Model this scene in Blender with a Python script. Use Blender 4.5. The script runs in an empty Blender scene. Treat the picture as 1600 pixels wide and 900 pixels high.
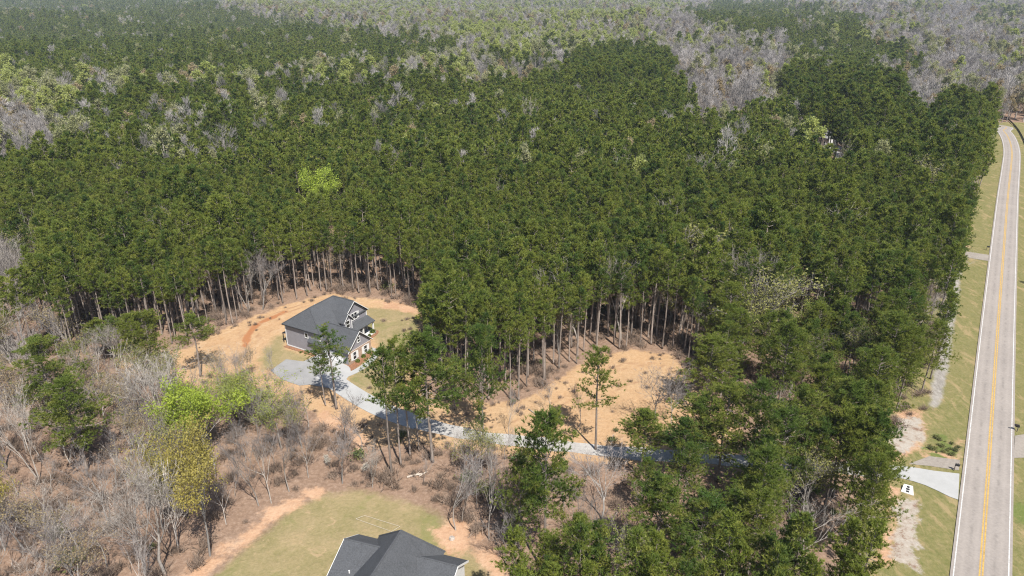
import bpy, math, random
import numpy as np
from mathutils import Vector, Matrix

# ------------------------------------------------------------------ camera, sky, sun, exposure
scene = bpy.context.scene
FPX, HCAM = 1110.0, 72.0                      # focal length in pixels of a 1600 px wide frame, drone height
PITCH = math.atan(470.0 / FPX)
cam_data = bpy.data.cameras.new('camera')
cam = bpy.data.objects.new('camera', cam_data)
scene.collection.objects.link(cam)
cam.location = (0, 0, HCAM)
cam.rotation_euler = (math.pi / 2 - PITCH, 0, 0)
cam_data.sensor_width = 36.0
cam_data.lens = FPX / 1600.0 * 36.0
cam_data.clip_start = 0.5
cam_data.clip_end = 30000
scene.camera = cam

SUN_EL, SUN_AZ = math.radians(55), math.radians(157)      # azimuth clockwise from +Y, direction towards the sun
world = bpy.data.worlds.new('World')
scene.world = world
world.use_nodes = True
wn = world.node_tree
sky = wn.nodes.new('ShaderNodeTexSky')
sky.sky_type = 'NISHITA'
sky.sun_disc = False
sky.sun_elevation = SUN_EL
sky.sun_rotation = SUN_AZ
bg = wn.nodes['Background']
bg.inputs[1].default_value = 0.085
wn.links.new(sky.outputs[0], bg.inputs[0])
sun_data = bpy.data.lights.new('sun', 'SUN')
sun_data.energy = 5.0
sun_data.angle = math.radians(0.5)
sun_data.color = (1.0, 0.955, 0.88)
sun = bpy.data.objects.new('sun', sun_data)
scene.collection.objects.link(sun)
to_sun = Vector((math.sin(SUN_AZ) * math.cos(SUN_EL), math.cos(SUN_AZ) * math.cos(SUN_EL), math.sin(SUN_EL)))
sun.rotation_euler = to_sun.to_track_quat('Z', 'Y').to_euler()
scene.view_settings.view_transform = 'Standard'
scene.view_settings.look = 'None'
scene.view_settings.exposure = 0.85
scene.view_settings.gamma = 1
scene.view_settings.use_curve_mapping = False
scene.cycles.max_bounces = 6
scene.cycles.diffuse_bounces = 3
scene.cycles.glossy_bounces = 2
scene.cycles.transmission_bounces = 3
scene.cycles.volume_bounces = 0
scene.cycles.use_denoising = True
scene.cycles.denoising_prefilter = 'NONE'
scene.cycles.pixel_filter_type = 'BLACKMAN_HARRIS'
scene.cycles.filter_width = 1.15

COL = scene.collection
rng = np.random.default_rng(7)
random.seed(7)
CP, SP = math.cos(PITCH), math.sin(PITCH)

# ------------------------------------------------------------------ survey helpers: photo pixel <-> ground metre
def G(u, v, h=0.0):
    dx, dy = (u - 800) / FPX, -(v - 450) / FPX
    d = (dx, dy * SP + CP, dy * CP - SP)
    t = (h - HCAM) / d[2]
    return (d[0] * t, d[1] * t)

def GP(pts, h=0.0):
    return np.array([G(u, v, h) for u, v in pts])

def project(P):
    P = np.asarray(P, float)
    x, y, z = P[:, 0], P[:, 1], P[:, 2] - HCAM
    dep = y * CP - z * SP
    upc = y * SP + z * CP
    dep = np.where(dep < 0.1, 0.1, dep)
    return 800 + FPX * x / dep, 450 - FPX * upc / dep, dep

def inside(poly, px, py):
    poly = np.asarray(poly, float)
    r = np.zeros(px.shape, bool)
    n = len(poly)
    for i in range(n):
        x1, y1 = poly[i]; x2, y2 = poly[(i + 1) % n]
        c = (y1 > py) != (y2 > py)
        with np.errstate(divide='ignore', invalid='ignore'):
            xi = (x2 - x1) * (py - y1) / (y2 - y1 + 1e-12) + x1
        r ^= c & (px < xi)
    return r

def sdf(poly, px, py):
    """signed distance in metres, positive inside"""
    poly = np.asarray(poly, float)
    d = np.full(px.shape, 1e9)
    n = len(poly)
    for i in range(n):
        a = poly[i]; b = poly[(i + 1) % n]
        ab = b - a
        t = np.clip(((px - a[0]) * ab[0] + (py - a[1]) * ab[1]) / (ab @ ab + 1e-9), 0, 1)
        d = np.minimum(d, np.hypot(px - a[0] - t * ab[0], py - a[1] - t * ab[1]))
    return np.where(inside(poly, px, py), d, -d)

def line_dist(line, px, py):
    d = np.full(px.shape, 1e9)
    for i in range(len(line) - 1):
        a = np.asarray(line[i]); b = np.asarray(line[i + 1])
        ab = b - a
        t = np.clip(((px - a[0]) * ab[0] + (py - a[1]) * ab[1]) / (ab @ ab + 1e-9), 0, 1)
        d = np.minimum(d, np.hypot(px - a[0] - t * ab[0], py - a[1] - t * ab[1]))
    return d

def smooth_line(pts, step=2.0):
    pts = [np.asarray(p, float) for p in pts]
    out = []
    P = [2 * pts[0] - pts[1]] + pts + [2 * pts[-1] - pts[-2]]
    for i in range(1, len(P) - 2):
        p0, p1, p2, p3 = P[i - 1], P[i], P[i + 1], P[i + 2]
        n = max(2, int(np.linalg.norm(p2 - p1) / step))
        for k in range(n):
            t = k / n
            out.append(0.5 * ((2 * p1) + (-p0 + p2) * t + (2 * p0 - 5 * p1 + 4 * p2 - p3) * t * t + (-p0 + 3 * p1 - 3 * p2 + p3) * t ** 3))
    out.append(pts[-1])
    return np.array(out)

# ------------------------------------------------------------------ object helpers
def tag(o, label=None, cat=None, group=None, kind=None):
    if label: o['label'] = label
    if cat: o['category'] = cat
    if group: o['group'] = group
    if kind: o['kind'] = kind
    return o

def empty(name, loc=(0, 0, 0), rz=0.0):
    o = bpy.data.objects.new(name, None)
    COL.objects.link(o)
    o.location = loc
    o.rotation_euler = (0, 0, rz)
    o.empty_display_size = 0.5
    return o

class MB:
    def __init__(s):
        s.v = []; s.f = []; s.m = []
    def add(s, verts, faces, mi=0):
        b = len(s.v)
        s.v += [tuple(map(float, p)) for p in verts]
        s.f += [tuple(b + i for i in f) for f in faces]
        s.m += [mi] * len(faces)
        return s
    def box(s, x0, x1, y0, y1, z0, z1, mi=0):
        return s.add([(x0, y0, z0), (x1, y0, z0), (x1, y1, z0), (x0, y1, z0), (x0, y0, z1), (x1, y0, z1), (x1, y1, z1), (x0, y1, z1)],
                     [(3, 2, 1, 0), (4, 5, 6, 7), (0, 1, 5, 4), (1, 2, 6, 5), (2, 3, 7, 6), (3, 0, 4, 7)], mi)
    def tube(s, pts, radii, sides=6, mi=0, cap=True):
        pts = [np.asarray(p, float) for p in pts]
        rings = []
        for i, p in enumerate(pts):
            d = pts[min(i + 1, len(pts) - 1)] - pts[max(i - 1, 0)]
            d = d / (np.linalg.norm(d) + 1e-9)
            a = np.array([0, 0, 1.0]) if abs(d[2]) < 0.9 else np.array([1.0, 0, 0])
            x = np.cross(d, a); x /= np.linalg.norm(x)
            y = np.cross(d, x)
            rings.append([p + radii[i] * (math.cos(2 * math.pi * k / sides) * x + math.sin(2 * math.pi * k / sides) * y) for k in range(sides)])
        vv = [q for r in rings for q in r]
        ff = []
        for i in range(len(pts) - 1):
            for k in range(sides):
                k2 = (k + 1) % sides
                ff.append((i * sides + k2, i * sides + k, (i + 1) * sides + k, (i + 1) * sides + k2))
        if cap:
            ff.append(tuple(range(sides)))
            ff.append(tuple((len(pts) - 1) * sides + k for k in reversed(range(sides))))
        return s.add(vv, ff, mi)
    def tris(s, T, mi=0):
        """T: (n,3,3) array of loose triangles"""
        b = len(s.v)
        n = len(T)
        s.v += [tuple(p) for p in T.reshape(-1, 3).tolist()]
        s.f += [(b + 3 * i, b + 3 * i + 1, b + 3 * i + 2) for i in range(n)]
        s.m += [mi] * n
        return s
    def prism(s, poly, z0, z1, mi=0):
        n = len(poly)
        vv = [(p[0], p[1], z0) for p in poly] + [(p[0], p[1], z1) for p in poly]
        ff = [tuple(reversed(range(n))), tuple(range(n, 2 * n))] + [(i, (i + 1) % n, n + (i + 1) % n, n + i) for i in range(n)]
        return s.add(vv, ff, mi)
    def mesh(s, name, mats, smooth=False):
        me = bpy.data.meshes.new(name)
        me.from_pydata(s.v, [], s.f)
        for m in (mats if isinstance(mats, (list, tuple)) else [mats]):
            me.materials.append(m)
        if max(s.m, default=0) > 0:
            me.polygons.foreach_set('material_index', s.m)
        if smooth:
            me.polygons.foreach_set('use_smooth', [True] * len(s.f))
        me.update()
        return me
    def build(s, name, mats, parent=None, smooth=False):
        o = bpy.data.objects.new(name, s.mesh(name, mats, smooth))
        COL.objects.link(o)
        o.parent = parent
        return o

def place(name, me, parent=None):
    o = bpy.data.objects.new(name, me)
    COL.objects.link(o)
    o.parent = parent
    return o

# ------------------------------------------------------------------ materials
def nmat(name):
    m = bpy.data.materials.new(name)
    m.use_nodes = True
    nt = m.node_tree
    return m, nt, nt.nodes['Principled BSDF']

def N(nt, t, **kw):
    n = nt.nodes.new(t)
    for k, v in kw.items():
        setattr(n, k, v)
    return n

def noise(nt, vec, scale, detail=4.0, rough=0.6, dist=0.0):
    n = N(nt, 'ShaderNodeTexNoise')
    n.inputs['Scale'].default_value = scale
    n.inputs['Detail'].default_value = detail
    n.inputs['Roughness'].default_value = rough
    n.inputs['Distortion'].default_value = dist
    if vec is not None: nt.links.new(vec, n.inputs['Vector'])
    return n.outputs['Fac']

def ramp(nt, fac, stops):
    r = N(nt, 'ShaderNodeValToRGB')
    e = r.color_ramp.elements
    while len(e) < len(stops): e.new(0.5)
    for i, (p, c) in enumerate(stops):
        e[i].position = p
        e[i].color = (*c, 1)
    nt.links.new(fac, r.inputs[0])
    return r.outputs[0]

def mix(nt, fac, a, b, mode='MIX'):
    m = N(nt, 'ShaderNodeMix', data_type='RGBA', blend_type=mode)
    for i, x in ((0, fac), (6, a), (7, b)):
        if isinstance(x, (int, float)): m.inputs[i].default_value = x
        elif isinstance(x, tuple): m.inputs[i].default_value = (*x, 1)
        else: nt.links.new(x, m.inputs[i])
    return m.outputs[2]

def math_(nt, op, a, b=None, c=None):
    m = N(nt, 'ShaderNodeMath', operation=op)
    for i, x in enumerate((a, b, c)):
        if x is None: continue
        if isinstance(x, (int, float)): m.inputs[i].default_value = x
        else: nt.links.new(x, m.inputs[i])
    return m.outputs[0]

def sstep(nt, val, lo, hi):
    m = N(nt, 'ShaderNodeMapRange', interpolation_type='SMOOTHSTEP')
    nt.links.new(val, m.inputs[0])
    m.inputs[1].default_value = lo; m.inputs[2].default_value = hi
    return m.outputs[0]

def objco(nt): return N(nt, 'ShaderNodeTexCoord').outputs['Object']
def worldco(nt): return N(nt, 'ShaderNodeNewGeometry').outputs['Position']

def bump(nt, bsdf, h, strength=0.5, dist=0.1):
    b = N(nt, 'ShaderNodeBump')
    b.inputs['Strength'].default_value = strength
    b.inputs['Distance'].default_value = dist
    nt.links.new(h, b.inputs['Height'])
    nt.links.new(b.outputs[0], bsdf.inputs['Normal'])

def simple(name, c, rough=0.7, var=0.25, scale=6.0, spec=0.3, metal=0.0):
    m, nt, b = nmat(name)
    co = objco(nt)
    n1 = noise(nt, co, scale, 5)
    dark = tuple(x * (1 - var) for x in c); lite = tuple(min(1, x * (1 + var)) for x in c)
    nt.links.new(ramp(nt, n1, [(0.3, dark), (0.7, lite)]), b.inputs['Base Color'])
    b.inputs['Roughness'].default_value = rough
    b.inputs['Specular IOR Level'].default_value = spec
    b.inputs['Metallic'].default_value = metal
    return m

def foliage(name, c1, c2, c3, trans=0.3, clump=0.5):
    """leaf material: colour differs from tree to tree and from clump to clump"""
    m, nt, b = nmat(name)
    info = N(nt, 'ShaderNodeObjectInfo')
    n1 = noise(nt, objco(nt), clump, 3)
    base = mix(nt, info.outputs['Random'], c1, c2)
    col = mix(nt, sstep(nt, n1, 0.42, 0.68), base, c3)
    nt.links.new(col, b.inputs['Base Color'])
    b.inputs['Roughness'].default_value = 0.55
    b.inputs['Specular IOR Level'].default_value = 0.25
    t = N(nt, 'ShaderNodeBsdfTranslucent')
    nt.links.new(col, t.inputs[0])
    ms = N(nt, 'ShaderNodeMixShader')
    ms.inputs[0].default_value = trans
    nt.links.new(b.outputs[0], ms.inputs[1]); nt.links.new(t.outputs[0], ms.inputs[2])
    nt.links.new(ms.outputs[0], nt.nodes['Material Output'].inputs[0])
    return m

def bark(name, lo, hi, spreadv=0.5):
    m, nt, b = nmat(name)
    mp = N(nt, 'ShaderNodeMapping'); mp.inputs['Scale'].default_value = (1, 1, 0.15)
    nt.links.new(objco(nt), mp.inputs[0])
    n1 = noise(nt, mp.outputs[0], 5, 6, 0.7)
    info = N(nt, 'ShaderNodeObjectInfo')
    col = ramp(nt, n1, [(0.3, lo), (0.7, hi)])
    shade = math_(nt, 'MULTIPLY_ADD', info.outputs['Random'], spreadv, 1 - spreadv / 2)
    hsv = N(nt, 'ShaderNodeHueSaturation'); nt.links.new(shade, hsv.inputs['Value']); nt.links.new(col, hsv.inputs['Color'])
    nt.links.new(hsv.outputs[0], b.inputs['Base Color'])
    b.inputs['Roughness'].default_value = 0.9
    b.inputs['Specular IOR Level'].default_value = 0.1
    return m

M = {}
M['needle'] = foliage('pine_needles', (0.06, 0.112, 0.025), (0.178, 0.218, 0.036), (0.25, 0.27, 0.052), 0.5, 0.5)
M['needle_open'] = foliage('pine_needles_open', (0.07, 0.128, 0.025), (0.175, 0.21, 0.034), (0.235, 0.25, 0.05), 0.5, 0.4)
M['lime'] = foliage('lime_leaves', (0.24, 0.29, 0.055), (0.25, 0.27, 0.085), (0.31, 0.34, 0.075), 0.48)
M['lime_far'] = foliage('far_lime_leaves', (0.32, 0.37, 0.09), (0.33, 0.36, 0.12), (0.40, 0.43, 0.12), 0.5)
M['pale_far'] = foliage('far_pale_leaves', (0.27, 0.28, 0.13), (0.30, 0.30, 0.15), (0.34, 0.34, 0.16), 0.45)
M['vivid'] = foliage('vivid_leaves', (0.26, 0.335, 0.042), (0.275, 0.345, 0.046), (0.34, 0.41, 0.056), 0.45)
M['pale'] = foliage('pale_green_leaves', (0.2, 0.2, 0.062), (0.22, 0.215, 0.072), (0.25, 0.245, 0.08), 0.38)
M['tan'] = foliage('tan_catkins', (0.26, 0.2, 0.11), (0.28, 0.235, 0.11), (0.31, 0.24, 0.135), 0.3)
M['gold'] = foliage('gold_leaves', (0.31, 0.255, 0.065), (0.29, 0.27, 0.07), (0.37, 0.31, 0.085), 0.42)
M['bushleaf'] = foliage('bush_leaves', (0.06, 0.09, 0.03), (0.16, 0.17, 0.05), (0.2, 0.19, 0.07), 0.3)
M['blossom'] = foliage('white_blossom', (0.5, 0.47, 0.4), (0.5, 0.46, 0.38), (0.56, 0.53, 0.46), 0.2)
M['pinebark'] = bark('pine_bark', (0.12, 0.0966, 0.0828), (0.304, 0.258, 0.225))
M['greybark'] = bark('grey_bark', (0.156, 0.143, 0.133), (0.331, 0.308, 0.285))
M['palebark'] = bark('pale_bark', (0.20, 0.178, 0.158), (0.39, 0.355, 0.32))
M['twig'] = bark('twig_bark', (0.147, 0.129, 0.121), (0.248, 0.225, 0.216))
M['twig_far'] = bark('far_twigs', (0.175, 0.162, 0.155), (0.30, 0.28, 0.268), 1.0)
M['brush'] = bark('brush_twigs', (0.12, 0.0874, 0.0662), (0.23, 0.175, 0.138))
M['white'] = simple('white_trim', (0.574, 0.574, 0.565), 0.5, 0.04)
M['concrete'] = simple('concrete', (0.478, 0.474, 0.465), 0.85, 0.1, 0.8)
M['stoop'] = simple('porch_concrete', (0.478, 0.478, 0.47), 0.85, 0.1, 0.8)
M['dark'] = simple('dark_metal', (0.0174, 0.0174, 0.0191), 0.5, 0.2)
M['post'] = simple('weathered_post', (0.087, 0.0739, 0.0609), 0.8, 0.3)
M['mulch'] = simple('red_mulch', (0.2, 0.104, 0.0609), 0.95, 0.35, 2.5, 0.1)
M['door'] = simple('door_paint', (0.087, 0.0522, 0.0391), 0.4, 0.1)
M['garage'] = simple('garage_door_paint', (0.643, 0.643, 0.635), 0.5, 0.05)
M['log'] = bark('log_wood', (0.391, 0.33, 0.27), (0.609, 0.539, 0.461))
M['cord'] = simple('white_cord', (0.365, 0.322, 0.261), 0.8, 0.2)
M['stone'] = simple('pale_stone', (0.365, 0.322, 0.287), 0.9, 0.3, 1.5)

def glass_mat():
    m, nt, b = nmat('window_glass')
    b.inputs['Base Color'].default_value = (0.012, 0.014, 0.018, 1)
    b.inputs['Roughness'].default_value = 0.08
    b.inputs['Specular IOR Level'].default_value = 0.6
    return m
M['glass'] = glass_mat()

def siding():
    m, nt, b = nmat('grey_lap_siding')
    co = objco(nt)
    sep = N(nt, 'ShaderNodeSeparateXYZ'); nt.links.new(co, sep.inputs[0])
    w = math_(nt, 'FRACT', math_(nt, 'MULTIPLY', sep.outputs[2], 5.0))
    n1 = noise(nt, co, 0.9, 4)
    c = ramp(nt, n1, [(0.3, (0.195, 0.19, 0.212)), (0.7, (0.222, 0.216, 0.24))])
    nt.links.new(c, b.inputs['Base Color'])
    b.inputs['Roughness'].default_value = 0.65
    bump(nt, b, w, 0.6, 0.02)
    return m
M['siding'] = siding()

def shingles(name, c, scale=1.0):
    m, nt, b = nmat(name)
    co = objco(nt)
    br = N(nt, 'ShaderNodeTexBrick')
    br.inputs['Scale'].default_value = 3.2 * scale
    br.inputs['Color1'].default_value = (*[x * 0.7 for x in c], 1)
    br.inputs['Color2'].default_value = (*[x * 1.3 for x in c], 1)
    br.inputs['Mortar'].default_value = (*[x * 0.6 for x in c], 1)
    br.inputs['Mortar Size'].default_value = 0.02
    nt.links.new(co, br.inputs['Vector'])
    n1 = noise(nt, co, 0.7, 5, 0.65)
    n2 = noise(nt, co, 5.0, 5, 0.85)
    col = mix(nt, 0.75, br.outputs['Color'], ramp(nt, n1, [(0.3, tuple(x * 0.75 for x in c)), (0.7, tuple(x * 1.25 for x in c))]))
    col = mix(nt, 0.5, col, ramp(nt, n2, [(0.35, tuple(x * 0.45 for x in c)), (0.68, tuple(x * 1.7 for x in c))]))
    nt.links.new(col, b.inputs['Base Color'])
    b.inputs['Roughness'].default_value = 0.9
    b.inputs['Specular IOR Level'].default_value = 0.25
    bump(nt, b, n2, 0.5, 0.05)
    return m
M['shingle'] = shingles('charcoal_shingles', (0.062, 0.065, 0.071))
M['shingle_far'] = shingles('grey_shingles', (0.209, 0.209, 0.217))

def brick_mat():
    m, nt, b = nmat('tan_brick')
    br = N(nt, 'ShaderNodeTexBrick')
    mp = N(nt, 'ShaderNodeMapping'); mp.inputs['Rotation'].default_value = (math.pi / 2, 0, math.pi / 2)
    nt.links.new(objco(nt), mp.inputs[0]); nt.links.new(mp.outputs[0], br.inputs['Vector'])
    br.inputs['Scale'].default_value = 4
    br.inputs['Color1'].default_value = (0.36, 0.24, 0.17, 1)
    br.inputs['Color2'].default_value = (0.22, 0.15, 0.11, 1)
    br.inputs['Mortar'].default_value = (0.45, 0.42, 0.38, 1)
    nt.links.new(br.outputs[0], b.inputs['Base Color'])
    b.inputs['Roughness'].default_value = 0.9
    return m
M['brick'] = brick_mat()

def asphalt():
    m, nt, b = nmat('worn_asphalt')
    at = N(nt, 'ShaderNodeAttribute', attribute_name='across')
    co = worldco(nt)
    a = math_(nt, 'ABSOLUTE', at.outputs['Fac'])                      # 0 centre .. 1 edge
    wheel = math_(nt, 'ABSOLUTE', math_(nt, 'SUBTRACT', math_(nt, 'ABSOLUTE', math_(nt, 'SUBTRACT', a, 0.47)), 0.24))
    track = math_(nt, 'SUBTRACT', 1.0, sstep(nt, wheel, 0.0, 0.13))
    mid = math_(nt, 'SUBTRACT', 1.0, sstep(nt, math_(nt, 'ABSOLUTE', math_(nt, 'SUBTRACT', a, 0.47)), 0.0, 0.12))
    n1 = noise(nt, co, 0.12, 6, 0.65)
    n2 = noise(nt, co, 2.5, 5, 0.7)
    n3 = noise(nt, co, 0.45, 5, 0.6)
    col = ramp(nt, n1, [(0.3, (0.204, 0.179, 0.161)), (0.7, (0.271, 0.239, 0.214))])
    col = mix(nt, math_(nt, 'MULTIPLY', track, 0.35), col, (0.303, 0.268, 0.24))
    col = mix(nt, math_(nt, 'MULTIPLY', mid, sstep(nt, n3, 0.42, 0.68)), col, (0.158, 0.139, 0.125))
    col = mix(nt, 0.3, col, ramp(nt, n2, [(0.3, (0.127, 0.115, 0.106)), (0.7, (0.308, 0.278, 0.254))]))
    nt.links.new(col, b.inputs['Base Color'])
    b.inputs['Roughness'].default_value = 0.85
    b.inputs['Specular IOR Level'].default_value = 0.3
    bump(nt, b, n2, 0.3, 0.03)
    return m
M['asphalt'] = asphalt()

def paint(name, c):
    m, nt, b = nmat(name)
    n1 = noise(nt, worldco(nt), 3.0, 5, 0.75)
    nt.links.new(ramp(nt, n1, [(0.3, tuple(x * 0.5 for x in c)), (0.6, c)]), b.inputs['Base Color'])
    b.inputs['Roughness'].default_value = 0.7
    return m
M['white_paint'] = paint('white_road_paint', (0.522, 0.513, 0.496))
M['yellow_paint'] = paint('yellow_road_paint', (0.452, 0.287, 0.0739))

def gravel(name, lo, hi, scale=2.0):
    m, nt, b = nmat(name)
    co = worldco(nt)
    n1 = noise(nt, co, scale, 8, 0.8)
    n2 = noise(nt, co, 0.25, 4, 0.6)
    col = mix(nt, 0.4, ramp(nt, n1, [(0.3, lo), (0.7, hi)]), ramp(nt, n2, [(0.3, lo), (0.7, hi)]))
    nt.links.new(col, b.inputs['Base Color'])
    b.inputs['Roughness'].default_value = 0.95
    b.inputs['Specular IOR Level'].default_value = 0.15
    bump(nt, b, n1, 0.6, 0.06)
    return m
M['gravel'] = gravel('grey_gravel', (0.215, 0.203, 0.19), (0.40, 0.385, 0.365))
M['gravel_dark'] = gravel('brown_gravel', (0.165, 0.143, 0.122), (0.287, 0.257, 0.226))
M['pad'] = gravel('grey_parking_concrete', (0.185, 0.183, 0.182), (0.255, 0.252, 0.25), 0.5)
M['drive'] = gravel('new_concrete', (0.265, 0.265, 0.262), (0.345, 0.344, 0.34), 0.4)
M['trench'] = gravel('erosion_blanket', (0.217, 0.174, 0.143), (0.4, 0.37, 0.335), 0.9)
M['blanket'] = gravel('grey_erosion_mat', (0.165, 0.157, 0.143), (0.296, 0.287, 0.27), 1.1)

def ground_mat():
    m, nt, b = nmat('forest_ground')
    co = worldco(nt)
    big = noise(nt, co, 0.035, 5, 0.6)
    med = noise(nt, co, 0.22, 6, 0.65)
    fine = noise(nt, co, 1.6, 7, 0.75)
    ragged = math_(nt, 'MULTIPLY', math_(nt, 'SUBTRACT', noise(nt, co, 0.3, 6, 0.7), 0.5), 7.0)
    def zone(name, w=0.5, rag=1.0):
        a = N(nt, 'ShaderNodeAttribute', attribute_name=name)
        s = math_(nt, 'MULTIPLY_ADD', ragged, rag, a.outputs['Fac'])
        return sstep(nt, s, -w, w)
    litter = ramp(nt, med, [(0.25, (0.122, 0.0783, 0.0522)), (0.5, (0.187, 0.122, 0.0826)), (0.75, (0.239, 0.165, 0.117))])
    litter = mix(nt, 0.55, litter, ramp(nt, fine, [(0.3, (0.0783, 0.0504, 0.0348)), (0.5, (0.183, 0.12, 0.0826)), (0.72, (0.322, 0.239, 0.178))]))
    litter = mix(nt, 1.0, litter, (1.08, 1.10, 1.14), 'MULTIPLY')
    straw = ramp(nt, med, [(0.25, (0.313, 0.183, 0.0957)), (0.5, (0.37, 0.235, 0.13)), (0.75, (0.409, 0.287, 0.174))])
    straw = mix(nt, math_(nt, 'MULTIPLY', sstep(nt, big, 0.42, 0.62), 0.7), straw, (0.365, 0.257, 0.152))
    straw = mix(nt, math_(nt, 'MULTIPLY', sstep(nt, noise(nt, co, 0.09, 6, 0.7, 1.2), 0.52, 0.66), 0.55), straw, (0.287, 0.191, 0.109))
    straw = mix(nt, math_(nt, 'MULTIPLY', sstep(nt, noise(nt, co, 0.16, 5, 0.65, 2.0), 0.57, 0.66), 0.6), straw, (0.452, 0.339, 0.23))
    straw = mix(nt, 0.45, straw, ramp(nt, fine, [(0.3, (0.252, 0.152, 0.0739)), (0.7, (0.496, 0.357, 0.226))]))
    straw = mix(nt, 1.0, straw, (0.93, 0.915, 0.90), 'MULTIPLY')
    grass = ramp(nt, med, [(0.3, (0.143, 0.13, 0.0522)), (0.45, (0.204, 0.17, 0.0826)), (0.6, (0.252, 0.196, 0.109)), (0.72, (0.322, 0.23, 0.135))])
    grass = mix(nt, sstep(nt, big, 0.5, 0.7), grass, ramp(nt, noise(nt, co, 0.5, 6, 0.7), [(0.35, (0.13, 0.126, 0.0478)), (0.65, (0.217, 0.178, 0.0913))]))
    grass = mix(nt, 0.4, grass, ramp(nt, fine, [(0.3, (0.104, 0.1, 0.0391)), (0.7, (0.313, 0.239, 0.143))]))
    grass = mix(nt, math_(nt, 'MULTIPLY', sstep(nt, noise(nt, co, 0.38, 6, 0.72, 0.8), 0.56, 0.68), 0.75), grass, (0.31, 0.225, 0.135))
    grass = mix(nt, math_(nt, 'MULTIPLY', sstep(nt, noise(nt, co, 0.12, 5, 0.65, 0.8), 0.5, 0.66), 0.6), grass, (0.135, 0.145, 0.048))
    mpv = N(nt, 'ShaderNodeMapping'); mpv.inputs['Rotation'].default_value = (0, 0, math.radians(-35)); mpv.inputs['Scale'].default_value = (1.3, 0.5, 1)
    nt.links.new(co, mpv.inputs[0])
    streak = noise(nt, mpv.outputs[0], 0.8, 7, 0.75)
    verge = ramp(nt, streak, [(0.32, (0.088, 0.101, 0.0281)), (0.48, (0.136, 0.131, 0.0477)), (0.6, (0.18, 0.155, 0.0702)), (0.72, (0.265, 0.206, 0.109))])
    verge = mix(nt, sstep(nt, big, 0.48, 0.68), verge, ramp(nt, med, [(0.3, (0.118, 0.117, 0.0422)), (0.7, (0.199, 0.164, 0.0773))]))
    verge = mix(nt, 0.4, verge, ramp(nt, fine, [(0.3, (0.0662, 0.074, 0.0211)), (0.7, (0.229, 0.194, 0.0944))]))
    verge = mix(nt, math_(nt, 'MULTIPLY', sstep(nt, noise(nt, mpv.outputs[0], 0.3, 6, 0.72, 0.6), 0.5, 0.64), 0.75), verge, (0.26, 0.195, 0.105))
    clay = ramp(nt, med, [(0.3, (0.304, 0.165, 0.0913)), (0.55, (0.391, 0.243, 0.152)), (0.75, (0.452, 0.322, 0.222))])
    clay = mix(nt, 0.4, clay, ramp(nt, fine, [(0.3, (0.226, 0.122, 0.0696)), (0.7, (0.487, 0.348, 0.243))]))
    col = mix(nt, zone('z_straw', 0.7, 0.75), litter, straw)
    col = mix(nt, zone('z_lawn', 1.2, 0.7), col, grass)
    col = mix(nt, zone('z_verge', 0.8, 0.7), col, verge)
    col = mix(nt, zone('z_clay', 1.0, 1.3), col, clay)
    col = mix(nt, zone('z_mossy', 1.0, 1.8), col, mix(nt, fine, (0.0609, 0.087, 0.0217), (0.148, 0.165, 0.0522)))
    col = mix(nt, zone('z_mat', 0.5, 0.35), col, ramp(nt, streak, [(0.3, (0.148, 0.135, 0.117)), (0.5, (0.235, 0.217, 0.196)), (0.7, (0.313, 0.296, 0.274))]))
    col = mix(nt, zone('z_ditch', 0.5, 1.0), col, ramp(nt, noise(nt, co, 0.55, 7, 0.75), [(0.38, (0.17, 0.11, 0.08)), (0.47, (0.28, 0.24, 0.2)), (0.62, (0.33, 0.30, 0.265)), (0.7, (0.2, 0.145, 0.105))]))
    col = mix(nt, math_(nt, 'MULTIPLY', zone('z_rut', 0.3, 0.1), sstep(nt, med, 0.36, 0.56)), col, (0.27, 0.165, 0.095))
    col = mix(nt, zone('z_redclay', 0.35, 0.3), col, (0.287, 0.13, 0.0609))
    nt.links.new(col, b.inputs['Base Color'])
    b.inputs['Roughness'].default_value = 0.95
    b.inputs['Specular IOR Level'].default_value = 0.1
    h = math_(nt, 'ADD', math_(nt, 'MULTIPLY', fine, 0.3), med)
    bump(nt, b, h, 0.7, 0.5)
    return m
M['ground'] = ground_mat()

# ------------------------------------------------------------------ the survey: zones read off the photo, in metres
OPEN_MAIN = GP([(182, 562), (230, 549), (290, 546), (330, 523), (365, 509), (400, 493), (440, 479), (480, 467), (515, 458), (560, 465), (610, 469),
                (655, 482), (668, 496), (668, 530), (655, 562), (652, 600), (700, 622), (760, 628), (815, 628), (850, 607), (890, 580), (930, 556),
                (985, 546), (1050, 553), (1074, 580), (1085, 600), (1120, 630), (1150, 655), (1160, 690), (1240, 719), (1395, 731), (1395, 748),
                (1250, 738), (1100, 730), (920, 722), (760, 708), (650, 694), (585, 700), (530, 672), (470, 632), (400, 618), (300, 604), (200, 590)])
Z_STRAW = [OPEN_MAIN, GP([(1340, 660), (1400, 670), (1400, 720), (1330, 715)]), GP([(1425, 765), (1480, 778), (1490, 800), (1450, 805), (1430, 790)])]
Z_LAWN = [GP([(560, 480), (640, 484), (655, 500), (640, 560), (625, 620), (600, 640), (570, 615), (540, 600), (560, 570), (600, 545), (575, 520), (562, 500)]),
          GP([(410, 545), (440, 520), (448, 545), (495, 560), (440, 575), (405, 580)]),
          GP([(335, 900), (375, 862), (415, 830), (455, 795), (510, 770), (570, 768), (630, 783), (680, 800), (712, 830), (745, 865), (775, 900), (800, 960), (300, 960)])]
LAWN2 = GP([(290, 900), (345, 870), (400, 828), (440, 792), (500, 765), (570, 763), (640, 778), (690, 795), (735, 830), (770, 865), (800, 900), (830, 980), (270, 980)])
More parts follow.
